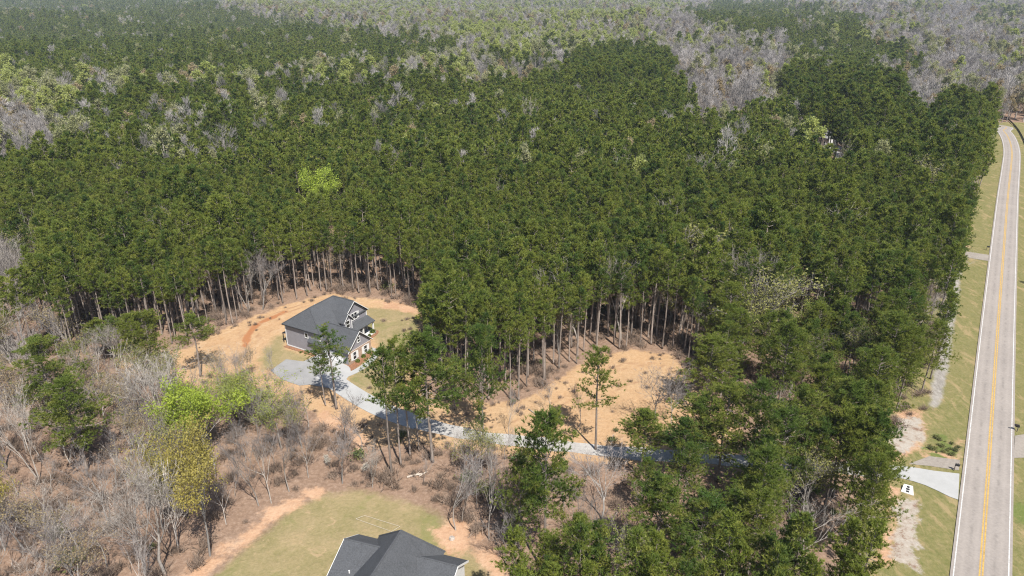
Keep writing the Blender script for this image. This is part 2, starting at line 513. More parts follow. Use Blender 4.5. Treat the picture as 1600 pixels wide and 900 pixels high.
Z_CLAY = [GP([(668, 825), (700, 815), (730, 820), (752, 845), (740, 865), (700, 860), (675, 845)]),
          GP([(590, 472), (615, 470), (650, 482), (655, 490), (630, 488), (600, 480)]),
          GP([(500, 640), (540, 655), (575, 690), (560, 700), (525, 680), (500, 660)]),
          GP([(1385, 755), (1412, 765), (1408, 800), (1400, 840), (1395, 880), (1375, 880), (1385, 800)]),
          GP([(1440, 690), (1500, 690), (1500, 722), (1440, 715)]),
          GP([(1498, 340), (1515, 335), (1512, 385), (1500, 390)]),
          GP([(1398, 640), (1440, 640), (1450, 700), (1400, 720)]),
          GP([(1040, 700), (1120, 690), (1150, 715), (1060, 722)])]
# clay rim of the lower lawn and the red wheel track by the house
RIM = GP([(300, 900), (345, 872), (395, 832), (435, 797), (495, 768)])
RIM2 = GP([(750, 855), (785, 905)])
TRACK = GP([(383, 540), (385, 528), (393, 515), (402, 506), (420, 498), (445, 487)])
HSTART = np.array(G(1534, 900))
road_img = [(1532.5, 900), (1547, 690), (1558.5, 520), (1567.5, 400), (1574.5, 310), (1579.5, 262), (1581, 238), (1577, 219), (1568, 205), (1552, 196)]
road_pts = [np.array(G(u, v)) for u, v in road_img]
d0 = road_pts[2] - road_pts[0]; d0 /= np.linalg.norm(d0)
ROAD = smooth_line([road_pts[0] - d0 * 70, road_pts[0] - d0 * 25] + road_pts + [road_pts[-1] + np.array((-60, 22.)), road_pts[-1] + np.array((-160, 40.))], 3.0)
ROAD_HW = 3.12
TREE_EDGE = GP([(1566, 190), (1552, 262), (1520, 318), (1502, 330), (1502, 345), (1497, 420), (1470, 520), (1458, 600), (1443, 660), (1405, 716), (1397, 760), (1400, 810), (1382, 870), (1372, 900), (1360, 990)])
R_EDGE = ROAD[:, :]                               # right of the road: grass strip then open
FORE_LEFT = GP([(-120, 600), (0, 575), (182, 562), (200, 590), (300, 604), (400, 618), (470, 632), (530, 672), (585, 700), (650, 694), (760, 708), (800, 712),
                (790, 900), (780, 990), (-150, 990)])
DRIVE = smooth_line(GP([(508, 584), (540, 608), (590, 637), (640, 656), (700, 672), (760, 683), (820, 690), (880, 697), (960, 706), (1080, 715), (1180, 722), (1260, 728),
                        (1330, 732), (1395, 738), (1440, 746), (1499, 752)]), 1.0)
FAR_GAP = GP([(1255, 215), (1290, 205), (1345, 250), (1325, 262), (1290, 240)])

# ------------------------------------------------------------------ ground
def spread(lo, hi, step, far_lo, far_hi):
    a = list(np.arange(lo, hi + 0.01, step))
    s, x = step, lo
    while x > far_lo:
        s *= 1.28; x -= s; a.insert(0, x)
    s, x = step, hi
    while x < far_hi:
        s *= 1.28; x += s; a.append(x)
    return np.array(a)

def terrain(x, y):
    r = np.hypot(x, y)
    k = np.clip((r - 480) / 700, 0, 1)
    z = 11 * np.sin(x * 0.0041 + 0.6) * np.cos(y * 0.0045 + 1.1) + 6 * np.sin(x * 0.009 + y * 0.011)
    z += np.where(r > 1100, np.clip((r - 1100) / 2500, 0, 1) * 10, 0)
    return k * (z - 2)

gx = spread(-125, 306, 1.15, -9000, 9000)
gy = spread(52, 425, 1.15, -1500, 11000)
X, Y = np.meshgrid(gx, gy)
px, py = X.ravel(), Y.ravel()
near = (px > -260) & (px < 420) & (py > 10) & (py < 640)
def zfield(polys):
    d = np.full(px.shape, -60.0)
    for p in polys:
        d[near] = np.maximum(d[near], sdf(p, px[near], py[near]))
    return d
z_straw = zfield(Z_STRAW)
z_lawn = zfield(Z_LAWN)
z_clay = zfield(Z_CLAY)
dn = np.minimum(line_dist(RIM, px[near], py[near]), line_dist(RIM2, px[near], py[near]))
z_clay[near] = np.maximum(z_clay[near], 1.1 - dn)
z_red = np.full(px.shape, -60.0)
z_red[near] = 0.75 - line_dist(TRACK, px[near], py[near])
z_rut = np.full(px.shape, -60.0)
for ln in (GP([(300, 575), (345, 545), (385, 516), (430, 492), (480, 476), (520, 466)]), GP([(310, 590), (365, 560), (400, 530), (440, 500)]), GP([(800, 665), (860, 640), (920, 600), (980, 570), (1040, 575), (1060, 610), (1030, 650), (960, 680)]),
           GP([(840, 675), (900, 645), (950, 610), (1000, 592), (1030, 600), (1035, 625)]), GP([(600, 655), (650, 640), (700, 650), (760, 660)])):
    ln = smooth_line(ln, 2.0); T_ = np.gradient(ln, axis=0); T_ /= np.linalg.norm(T_, axis=1)[:, None]
    for sg in (-0.85, 0.85):
        z_rut[near] = np.maximum(z_rut[near], 0.3 - line_dist(ln + np.stack([T_[:, 1], -T_[:, 0]], 1) * sg, px[near], py[near]))
edge_poly = np.vstack([TREE_EDGE, [[120, 30], [900, 30], [620, 396]]])
z_verge = np.full(px.shape, -60.0)
z_verge[near] = np.maximum(sdf(edge_poly, px[near], py[near]), 16 - line_dist(ROAD, px[near], py[near]))
z_moss = zfield([GP([(1440, 690), (1475, 680), (1500, 700), (1492, 712), (1445, 708)]), GP([(1590, 780), (1620, 780), (1620, 830), (1592, 815)])])
z_mat = zfield([GP([(1497, 416), (1503, 416), (1499, 450), (1492, 500), (1484, 560), (1474, 610), (1469, 632), (1452, 640), (1459, 590), (1471, 530), (1481, 480), (1489, 440)])])
z_ditch = zfield([GP([(1406, 774), (1430, 778), (1433, 800), (1434, 850), (1433, 888), (1402, 878), (1392, 855), (1402, 820), (1397, 795)]), GP([(1398, 655), (1438, 650), (1446, 690), (1415, 708), (1395, 700)])])
pz = terrain(px, py)
pz = pz + np.where(near, 0.12 * np.sin(px * 0.31) * np.cos(py * 0.27), 0)
flat = np.minimum(line_dist(ROAD, px, py) - 9, line_dist(DRIVE, px, py) - 4)
house_c = np.array(G(520, 545)); house2_c = np.array(G(625, 905))
flat = np.minimum(flat, np.minimum(np.hypot(px - house_c[0], py - house_c[1]) - 22, np.hypot(px - house2_c[0], py - house2_c[1]) - 20))
pz = np.where(near, pz * np.clip(flat / 6, 0, 1), pz)
pz = pz - 0.03
nx, ny = len(gx), len(gy)
ii, jj = np.meshgrid(np.arange(nx - 1), np.arange(ny - 1))
v00 = (jj * nx + ii).ravel()
quads = np.stack([v00, v00 + 1, v00 + nx + 1, v00 + nx], 1)
fx, fy = px[quads].mean(1), py[quads].mean(1)
fs = z_straw[quads].mean(1); fl = z_lawn[quads].mean(1); fv = z_verge[quads].mean(1)
zone_id = np.where(fs > 0, 1, 0)
zone_id = np.where(fl > 0, 2, zone_id)
zone_id = np.where((fv > 0), 3, zone_id)
zone_id = np.where((np.maximum(z_mat, z_ditch)[quads].mean(1) > 0), 4, zone_id)
attrs = dict(z_straw=z_straw, z_lawn=z_lawn, z_verge=z_verge, z_clay=z_clay, z_mossy=z_moss, z_redclay=z_red, z_mat=z_mat, z_ditch=z_ditch, z_rut=z_rut)
for k, (nm, lab) in enumerate([('ground', 'brown leaf-littered forest floor reaching to the horizon'), ('clearing', 'straw-covered orange sandy clearing among the pines'),
                               ('lawn', 'thin patchy lawn around the houses'), ('verge', 'mown grass verge along the road'), ('ditch', 'pale washed-out roadside ditch with grey matting')]):
    q = quads[zone_id == k]
    used, inv = np.unique(q, return_inverse=True)
    me = bpy.data.meshes.new(nm)
    me.from_pydata(np.stack([px[used], py[used], pz[used]], 1).tolist(), [], inv.reshape(-1, 4).tolist())
    for an, arr in attrs.items():
        a = me.attributes.new(an, 'FLOAT', 'POINT')
        a.data.foreach_set('value', arr[used].astype(np.float32))
    me.materials.append(M['ground'])
    me.polygons.foreach_set('use_smooth', [True] * len(me.polygons))
    o = place(nm, me)
    tag(o, lab, kind='structure')

# ------------------------------------------------------------------ road, drives, markings
def ribbon(name, line, offs, z, mat, kind='structure', label=None, parent=None, skirt=0.0, across=None, widen=None):
    line = np.asarray(line)
    T = np.gradient(line, axis=0); T /= np.linalg.norm(T, axis=1)[:, None] + 1e-9
    R = np.stack([T[:, 1], -T[:, 0]], 1)
    vs, fs = [], []
    k = len(offs)
    for i, (p, r) in enumerate(zip(line, R)):
        w = widen(i) if widen else 1.0
        for o in offs:
            q = p + r * o * w
            vs.append((q[0], q[1], z))
    n = len(line)
    for i in range(n - 1):
        for j in range(k - 1):
            a = i * k + j
            fs.append((a, a + 1, a + k + 1, a + k))
    if skirt:
        b = len(vs)
        for i in range(n):
            for j in (0, k - 1):
                q = vs[i * k + j]; vs.append((q[0], q[1], z - skirt))
        for i in range(n - 1):
            fs.append((i * k, (i + 1) * k, b + 2 * (i + 1), b + 2 * i))
            fs.append((i * k + k - 1, b + 2 * i + 1, b + 2 * (i + 1) + 1, (i + 1) * k + k - 1))
    me = bpy.data.meshes.new(name)
    me.from_pydata(vs, [], fs)
    if across is not None:
        a = me.attributes.new('across', 'FLOAT', 'POINT')
        vals = np.zeros(len(vs), np.float32)
        vals[:n * k] = np.tile(np.asarray(across, np.float32), n)
        a.data.foreach_set('value', vals)
    me.materials.append(mat)
    o = place(name, me, parent)
    if parent is None: tag(o, label, kind=kind)
    return o

offs = np.linspace(-ROAD_HW - 0.35, ROAD_HW + 0.35, 17)
road = ribbon('road', ROAD, offs, 0.10, M['asphalt'], label='two-lane worn grey asphalt road curving away', skirt=0.14, across=offs / ROAD_HW)
for o_, nm, mt, w in ((-ROAD_HW + 0.05, 'edge_line', 'white_paint', 0.07), (ROAD_HW - 0.05, 'edge_line', 'white_paint', 0.07),
                      (-0.17, 'centre_line', 'yellow_paint', 0.10), (0.17, 'centre_line', 'yellow_paint', 0.10)):
    ribbon(nm, ROAD, [o_ - w, o_ + w], 0.106, M[mt], parent=road)

nd = len(DRIVE)
tpar = np.linspace(0, 1, nd)
dpx, dpy, _ = project(np.c_[DRIVE, np.zeros(nd)])
i_con = int(np.argmax(dpx > 650)); i_ap = int(np.argmax(dpx > 1392))
ribbon('driveway', DRIVE[:i_con + 1], np.linspace(-2.1, 2.1, 5), 0.06, M['drive'], label='white concrete driveway leading up to the grey house', skirt=0.1)
jr = np.random.default_rng(3)
ribbon('gravel_drive', DRIVE[i_con - 1:i_ap + 1], np.linspace(-1.6, 1.6, 5), 0.045, M['gravel'], label='pale gravel drive winding between pines', skirt=0.1,
       widen=lambda i: 1 + 0.12 * math.sin(i * 0.37) + 0.08 * math.sin(i * 0.9))
def sheet(name, poly, z, mat, label, thick=0.05, rag=0.0):
    if rag:
        rr = np.random.default_rng(len(poly)); c = poly
        T_ = np.roll(c, -1, 0) - np.roll(c, 1, 0); T_ /= np.linalg.norm(T_, axis=1)[:, None] + 1e-9
        k_ = rr.normal(size=len(c)); k_ = (k_ + np.roll(k_, 1) + 0.6 * rr.normal(size=len(c))) * rag
        poly = c + np.stack([T_[:, 1], -T_[:, 0]], 1) * k_[:, None]
    o = MB().prism([tuple(p) for p in poly], z - thick, z).build(name, mat)
    return tag(o, label, kind='structure')

def dens(pts, n=6):
    return smooth_line(list(pts) + [pts[0]], 0.8)[:-1]

sheet('parking_pad', (GP([(423, 579), (447, 561.5), (474, 565), (497, 554), (520, 560), (541, 590), (546, 607), (510, 606), (484, 601), (468, 602.5), (440, 593)])), 0.05, M['pad'],
      'grey parking pad beside the grey house')
sheet('driveway_apron', GP([(1390, 727), (1408, 728.5), (1427, 730.5), (1460, 736), (1499, 740.5), (1497, 781), (1483, 776), (1465, 767), (1445, 758), (1427, 752), (1408, 747.5), (1390, 745)]), 0.062, M['drive'], 'white concrete driveway apron flaring at the road edge')
sheet('garage_apron', dens(GP([(497, 556), (515, 562), (545, 573), (545, 588), (530, 598), (508, 590), (497, 572)])), 0.056, M['drive'], 'white concrete apron before the side garage')
SWALK = smooth_line(GP([(540, 587), (556, 580), (572, 570), (584, 559), (588, 550), (581, 546), (574, 545)]), 0.5)
ribbon('sidewalk', SWALK, [-0.7, 0, 0.7], 0.065, M['drive'], label='white concrete walk curving round the mulch bed of the grey house', skirt=0.1)
sheet('mulch_bed', dens(GP([(541, 577), (545, 566), (560, 556), (574, 546), (582, 549), (577, 558), (560, 572), (550, 579)])), 0.05, M['mulch'], 'red mulch bed along the front of the garage wing')
sheet('mulch_bed', dens(GP([(577, 522), (590, 516), (591, 521), (583, 527), (577, 530)])), 0.05, M['mulch'], 'red mulch bed beside the porch steps')
sheet('mulch_strip', GP([(443, 542), (449, 539), (496, 552), (494, 558)]), 0.05, M['mulch'], 'strip of red bare soil along the grey side wall')
sheet('side_drive', GP([(1508, 393), (1549, 399), (1545, 408), (1508, 402)]), 0.05, M['gravel_dark'], 'brown gravel side drive crossing the verge')
sheet('side_drive', GP([(1586, 681), (1640, 672), (1650, 712), (1584, 716)]), 0.05, M['gravel_dark'], 'brown gravel drive across the road')
sheet('side_drive', GP([(1452, 713), (1500, 719), (1498, 735), (1452, 728), (1420, 725)]), 0.045, M['gravel_dark'], 'bare shoulder beside the driveway apron')

# ------------------------------------------------------------------ houses
def window(parent, face, s, t, zc, w, h, muntin=True, depth=0.08):
    """face 's+': normal +x at x=s, running in y;  't-': normal -y at y=t, running in x"""
    def bx(mb, a0, a1, z0, z1, d0, d1):
        if face == 's+': mb.box(s + d0, s + d1, a0, a1, z0, z1)
        else: mb.box(a0, a1, t - d1, t - d0, z0, z1)
    c = t if face == 's+' else s
    fr = MB(); k = 0.13
    bx(fr, c - w / 2 - k, c - w / 2, zc - h / 2 - k, zc + h / 2 + k, 0.0, depth)
    bx(fr, c + w / 2, c + w / 2 + k, zc - h / 2 - k, zc + h / 2 + k, 0.0, depth)
    bx(fr, c - w / 2, c + w / 2, zc + h / 2, zc + h / 2 + k, 0.0, depth - 0.003)
    bx(fr, c - w / 2, c + w / 2, zc - h / 2 - k, zc - h / 2, 0.0, depth + 0.03)
    if muntin:
        bx(fr, c - w / 2, c + w / 2, zc - 0.05, zc + 0.05, 0.0, depth - 0.01)
        if w > 1.2: bx(fr, c - 0.09, c + 0.09, zc - h / 2, zc + h / 2, 0.0, depth - 0.006)
    f = fr.build('window', M['white'], parent)
    pn = MB(); bx(pn, c - w / 2, c + w / 2, zc - h / 2, zc + h / 2, 0.005, 0.03)
    pn.build('pane', M['glass'], f)
    return f

def hip(mb, x0, x1, y0, y1, ze, ridge0, ridge1, zr, th=0.22):
    (rx0, ry0), (rx1, ry1) = ridge0, ridge1
    v = [(x0, y0, ze), (x1, y0, ze), (x1, y1, ze), (x0, y1, ze), (rx0, ry0, zr), (rx1, ry1, zr)]
    low = [(a, b, c - th) for a, b, c in v[:4]]
    mb.add(v + low, [(0, 1, 4), (1, 2, 5, 4), (2, 3, 5), (3, 0, 4, 5), (6, 7, 1, 0), (7, 8, 2, 1), (8, 9, 3, 2), (9, 6, 0, 3), (9, 8, 7, 6)])

def gable_x(mb, x0, x1, y0, y1, ze, zr, th=0.2):
    """gable roof with its ridge along x"""
    yc = (y0 + y1) / 2
    for ya in (y0, y1):
        a = [(x0, ya, ze), (x1, ya, ze), (x1, yc, zr), (x0, yc, zr)]
        b = [(p, q, r - th) for p, q, r in a]
        f = [(0, 1, 2, 3), (7, 6, 5, 4), (4, 5, 1, 0), (5, 6, 2, 1), (6, 7, 3, 2), (7, 4, 0, 3)]
        mb.add(a + b, f if ya == y0 else [tuple(reversed(q)) for q in f])

def ridge_caps(parent, segs):
    mb = MB()
    for a, b in segs:
        a = np.array(a, float); b = np.array(b, float)
        mb.tube([a + (0, 0, -0.02), b + (0, 0, -0.02)], [0.13, 0.13], 6)
    mb.build('ridge_cap', M['shingle'], parent)

def slant(mb, p, q, w, hgt, n):
    """board from p to q, depth along n (unit), height hgt downward"""
    p = np.array(p, float); q = np.array(q, float); n = np.array(n, float) * w
    dn = np.array([0, 0, -hgt])
    vv = [p, q, q + n, p + n, p + dn, q + dn, q + n + dn, p + n + dn]
    mb.add(vv, [(0, 1, 2, 3), (7, 6, 5, 4), (0, 4, 5, 1), (1, 5, 6, 2), (2, 6, 7, 3), (3, 7, 4, 0)])

A_ = G(448, 540)
e_ang = math.atan2(-0.491, 0.871)
h1 = empty('grey_house', (A_[0] - 0.35, A_[1] - 0.1, 0.0), e_ang)
tag(h1, 'two-storey grey-sided house with charcoal shingle roof in the sandy clearing', 'house')
EV = 5.35
# walls: main body, gable front, dormer, garage
w = MB()
w.box(0.4, 10.6, 0.4, 14.6, 0.0, EV - 0.1)
w.build('wall', M['siding'], h1)
w = MB()
w.add([(5.0, 6.6, EV - 0.1), (10.8, 6.6, EV - 0.1), (10.8, 14.8, EV - 0.1), (5.0, 14.8, EV - 0.1), (5.0, 10.7, 8.75), (10.8, 10.7, 8.75), (10.8, 6.6, 0.0), (10.8, 14.8, 0.0), (5, 6.6, 0), (5, 14.8, 0)],
      [(1, 2, 5), (6, 7, 2, 1), (8, 6, 1, 0), (7, 9, 3, 2), (0, 1, 5, 4), (2, 3, 4, 5)])
w.build('front_gable_wall', M['siding'], h1)
w = MB()
w.add([(9.5, 6.1, 3.0), (11.9, 6.1, 3.0), (11.9, 8.7, 3.0), (9.5, 8.7, 3.0), (9.5, 6.1, 5.9), (11.9, 6.1, 5.9), (11.9, 8.7, 5.9), (9.5, 8.7, 5.9), (9.5, 7.4, 7.2), (11.9, 7.4, 7.2)],
      [(0, 1, 5, 4), (1, 2, 6, 5), (2, 3, 7, 6), (5, 6, 9), (4, 5, 9, 8), (6, 7, 8, 9)])
w.build('dormer_wall', M['siding'], h1)
w = MB().box(10.5, 18.0, 0.2, 7.2, 0.0, 3.0)
w.add([(10.5, 0.2, 3.0), (18.0, 0.2, 3.0), (18.0, 7.2, 3.0), (10.5, 7.2, 3.0), (10.5, 3.7, 6.25), (18.0, 3.7, 6.25)], [(1, 2, 5), (0, 1, 5, 4), (2, 3, 4, 5)])
gw = w.build('garage_wall', M['siding'], h1)
MB().box(18.003, 18.14, 0.14, 7.26, 0.0, 2.75).build('brick_facing', M['brick'], h1)
MB().box(16.4, 18.0, 7.203, 7.3, 0.0, 2.75).build('brick_facing', M['brick'], h1)
# roofs
r = MB(); hip(r, 0, 11, 0, 15, EV, (5.2, 3.4), (5.2, 10.7), 8.95)
rf = r.build('roof', M['shingle'], h1)
r = MB(); gable_x(r, 5.2, 11.25, 6.3, 15.1, EV, 8.98); r.build('front_gable_roof', M['shingle'], h1)
r = MB(); gable_x(r, 7.8, 12.3, 5.8, 9.0, 5.7, 7.42); r.build('dormer_roof', M['shingle'], h1)
r = MB(); gable_x(r, 7.2, 18.45, -0.25, 7.65, 2.95, 6.45); r.build('garage_roof', M['shingle'], h1)
r = MB()
a = [(10.75, 7.3, 3.95), (13.1, 7.3, 3.05), (13.1, 14.9, 3.05), (10.75, 14.9, 3.95)]
r.add(a + [(p, q, z - 0.18) for p, q, z in a], [(0, 1, 2, 3), (7, 6, 5, 4), (4, 5, 1, 0), (5, 6, 2, 1), (6, 7, 3, 2), (7, 4, 0, 3)])
r.build('porch_roof', M['shingle'], h1)
ridge_caps(rf, [((5.2, 3.4, 8.95), (5.2, 10.7, 8.95)), ((0, 0, EV), (5.2, 3.4, 8.95)), ((11, 0, EV), (5.2, 3.4, 8.95)), ((5.2, 10.7, 8.98), (11.25, 10.7, 8.98)), ((0, 15, EV), (5.2, 10.7, 8.95)), ((9.3, 3.7, 6.45), (18.45, 3.7, 6.45))])
for (x, y0, y1, ze, zr) in ((11.28, 6.3, 15.1, EV, 8.98), (12.33, 5.8, 9.0, 5.7, 7.42), (18.48, -0.25, 7.65, 2.95, 6.45)):
    yc = (y0 + y1) / 2
    f = MB(); slant(f, (x, y0, ze + 0.02), (x, yc, zr + 0.02), 0.06, 0.17, (1, 0, 0)); f.build('rake_board', M['white'], h1)
    f = MB(); slant(f, (x, y1, ze + 0.02), (x, yc, zr + 0.02), 0.06, 0.17, (1, 0, 0)); f.build('rake_board', M['white'], h1)
# trim
for (x0, x1, y0, y1, z1) in ((0.36, 0.56, 0.34, 0.397, EV - 0.25), (0.34, 0.397, 0.34, 0.56, EV - 0.25), (10.803, 10.86, 14.6, 14.83, EV - 0.25), (10.803, 10.86, 6.58, 6.8, EV - 0.25), (11.903, 11.95, 8.52, 8.73, 5.7), (11.903, 11.95, 6.07, 6.28, 5.7), (10.3, 10.5, 0.34, 0.397, EV - 0.25)):
    MB().box(x0, x1, y0, y1, 0.3 if x0 < 11.5 else 3.4, z1).build('corner_board', M['white'], h1)
MB().box(0.4, 10.5, 0.345, 0.397, 0.12, 0.34).build('base_board', M['white'], h1)
window(h1, 't-', 6.55, 0.4, 4.0, 0.75, 1.0, False)
window(h1, 's+', 10.8, 10.7, 5.25, 1.75, 1.5)
window(h1, 's+', 11.9, 7.4, 4.9, 1.05, 1.6)
window(h1, 's+', 18.0, 3.7, 4.45, 0.7, 1.15)
window(h1, 's+', 18.14, 2.0, 1.5, 0.85, 1.6)
window(h1, 's+', 18.14, 5.4, 1.5, 0.85, 1.6)
window(h1, 's+', 10.8, 12.6, 1.7, 1.2, 1.5)
for tc in (2.0, 5.4):
    for sg in (-1, 1):
        c = tc + sg * 0.86
        MB().box(18.145, 18.2, c - 0.25, c + 0.25, 0.65, 2.35).build('shutter', M['white'], h1)
for tc in (9.35, 12.05):
    MB().box(10.805, 10.86, tc - 0.22, tc + 0.22, 4.45, 6.05).build('shutter', M['white'], h1)
d = MB().box(10.803, 10.88, 8.6, 9.6, 0.25, 2.35).build('door', M['door'], h1)
MB().box(10.88, 10.93, 9.45, 9.52, 1.2, 1.35).build('handle', M['dark'], d)
gd = MB().box(11.6, 16.6, 0.12, 0.197, 0.05, 2.3).build('garage_door', M['garage'], h1)
for k in range(4):
    MB().box(11.7, 16.5, 0.09, 0.12, 0.1 + k * 0.55, 0.55 + k * 0.55).build('panel', M['garage'], gd)
MB().box(10.85, 13.2, 7.4, 14.8, 0.0, 0.22).build('porch_floor', M['stoop'], h1)
for tc in (7.7, 11.2, 14.5):
    c = MB().box(12.55, 12.85, tc - 0.15, tc + 0.15, 0.9, 2.95).build('porch_column', M['white'], h1)
    MB().box(12.45, 12.95, tc - 0.25, tc + 0.25, 0.22, 0.9).build('pier', M['brick'], c)
bp = MB().add([(-1.6, 1.0, 2.35), (0.35, 1.0, 2.75), (0.35, 4.5, 2.75), (-1.6, 4.5, 2.35), (-1.6, 1.0, 2.2), (0.35, 1.0, 2.6), (0.35, 4.5, 2.6), (-1.6, 4.5, 2.2)],
              [(0, 1, 2, 3), (7, 6, 5, 4), (4, 5, 1, 0), (5, 6, 2, 1), (6, 7, 3, 2), (7, 4, 0, 3)]).build('back_porch_roof', M['shingle'], h1)
for t in (1.15, 4.35):
    MB().box(-1.5, -1.36, t - 0.07, t + 0.07, 0.0, 2.3).build('post', M['dark'], bp)
for (x, y, z) in ((3.6, 6.5, 7.9), (3.0, 9.0, 7.4)):
    MB().tube([(x, y, z - 0.4), (x, y, z + 0.35)], [0.07, 0.07], 8).build('vent_pipe', M['white'], rf)
g = MB(); g.tube([(-0.03, -0.06, EV - 0.12), (11.0, -0.06, EV - 0.12)], [0.08, 0.08], 6); g.build('eave_shade_strip', M['dark'], rf)  # dark tube along the side eave, stands in for the shadow band beneath it

# lower house, seen from above its roof
L1 = np.array(G(538, 841.6, 7.2)); R2 = np.array(G(715.5, 884.7, 7.2))
ax = (R2 - L1); Lh = np.linalg.norm(ax); ang2 = math.atan2(ax[1], ax[0])
h2 = empty('charcoal_roofed_house', (L1[0], L1[1], 0), ang2)
tag(h2, 'house below the lower lawn showing its charcoal shingle roof', 'house')
MB().box(0.4, Lh - 0.4, -6.0, 3.0, 0, 4.6).build('wall', M['white'], h2)
for x in (0.4, Lh - 0.52):
    MB().add([(x, -6.0, 4.55), (x, 3.0, 4.55), (x, 0.0, 7.0), (x + 0.12, -6.0, 4.55), (x + 0.12, 3.0, 4.55), (x + 0.12, 0.0, 7.0)],
             [(0, 2, 1), (3, 4, 5), (0, 1, 4, 3), (1, 2, 5, 4), (2, 0, 3, 5)]).build('gable_wall', M['white'], h2)
r = MB()
# long low gable: far slope short, near slope long
def slab(mb, a, th=0.2):
    b = [(p, q, z - th) for p, q, z in a]
    mb.add(list(a) + b, [(0, 1, 2, 3), (7, 6, 5, 4), (4, 5, 1, 0), (5, 6, 2, 1), (6, 7, 3, 2), (7, 4, 0, 3)])
slab(r, [(0, 0, 7.2), (0, -6.6, 4.4), (Lh, -6.6, 4.4), (Lh, 0, 7.2)])
slab(r, [(0, 3.4, 5.0), (0, 0, 7.2), (Lh, 0, 7.2), (Lh, 3.4, 5.0)])
r2f = r.build('roof', M['shingle'], h2)
qx, qy = np.array(G(626.4, 828.9, 9.6)) - L1
ca, sa = math.cos(-ang2), math.sin(-ang2)
Q = (qx * ca - qy * sa, qx * sa + qy * ca)
r = MB()
cx = Q[0]
zr = 9.6; hw = 4.7; ze = 5.2
v = [(cx - hw, Q[1] + 2.6, ze), (cx + hw, Q[1] + 2.6, ze), (cx, Q[1], zr), (cx - hw, -12, ze), (cx + hw, -12, ze), (cx, -9, zr)]
r.add(v, [(1, 0, 2), (0, 3, 5, 2), (4, 1, 2, 5), (3, 4, 5), (0, 1, 4, 3)])
cr = r.build('cross_roof', M['shingle'], h2)
MB().box(cx - hw + 0.5, cx + hw - 0.5, -11.5, Q[1] + 2.1, 0, ze - 0.02).build('wall', M['white'], h2)
mb = MB()
for a, b in (((cx, Q[1], zr), (cx, -9, zr)), ((cx, Q[1], zr), (cx - hw, Q[1] + 2.6, ze)), ((cx, Q[1], zr), (cx + hw, Q[1] + 2.6, ze))):
    mb.tube([a, b], [0.12, 0.12], 6)
mb.build('ridge_cap', M['shingle'], cr)
mb = MB(); mb.tube([(0, 0, 7.2), (Lh, 0, 7.2)], [0.11, 0.11], 6); mb.build('ridge_cap', M['shingle'], r2f)
for x in (-0.06, Lh):
    for (a, b) in (((x, -6.6, 4.42), (x, 0, 7.22)), ((x, 3.4, 5.02), (x, 0, 7.22))):
        f = MB(); slant(f, a, b, 0.06, 0.3, (1, 0, 0)); f.build('rake_board', M['white'], h2)
MB().tube([(2.6, -3.6, 5.3), (2.6, -3.6, 6.05)], [0.09, 0.09], 8).build('vent_pipe', M['white'], r2f)
MB().tube([(Lh - 6.0, -3.4, 5.4), (Lh - 6.0, -3.4, 6.0)], [0.07, 0.07], 8).build('vent_pipe', M['dark'], cr)

# small far houses
def far_house(u, v, wdt, dep, wall_h, roof_h, rz, roofm, label):
    x, y = G(u, v)
    z = float(terrain(np.array([x]), np.array([y]))[0])
    e = empty('house', (x, y, z), rz)
    tag(e, label, 'house')
    w = MB().box(-wdt / 2, wdt / 2, -dep / 2, dep / 2, 0, wall_h)
    w.add([(-wdt / 2, -dep / 2, wall_h), (wdt / 2, -dep / 2, wall_h), (wdt / 2, dep / 2, wall_h), (-wdt / 2, dep / 2, wall_h), (-wdt / 2, 0, wall_h + roof_h - 0.1), (wdt / 2, 0, wall_h + roof_h - 0.1)],
          [(1, 2, 5), (3, 0, 4), (0, 1, 5, 4), (2, 3, 4, 5)])
    w.build('wall', M['white'], e)
    r = MB(); gable_x(r, -wdt / 2 - 0.4, wdt / 2 + 0.4, -dep / 2 - 0.4, dep / 2 + 0.4, wall_h - 0.05, wall_h + roof_h)
    r.build('roof', roofm, e)
    for k in range(3):
        window(e, 't-', -wdt / 3 + k * wdt / 3, -dep / 2, wall_h * 0.55, 1.0, 1.5)
    window(e, 's+', wdt / 2, 0, wall_h * 0.55, 1.0, 1.5)
    return e
far_house(1281, 230, 13, 9, 5.8, 4.2, math.radians(-52), M['shingle_far'], 'white-walled house with grey roof half hidden in the pines')
far_house(1124, 52, 11, 9, 9, 5, 0.3, M['white'], 'tiny white building in the far bare woods')
sheet('side_drive', dens(GP([(1300, 234), (1312, 228), (1325, 240), (1335, 258), (1320, 266), (1308, 250)])), 0.06, M['drive'], 'pale driveway glimpsed among pines at the hidden house')

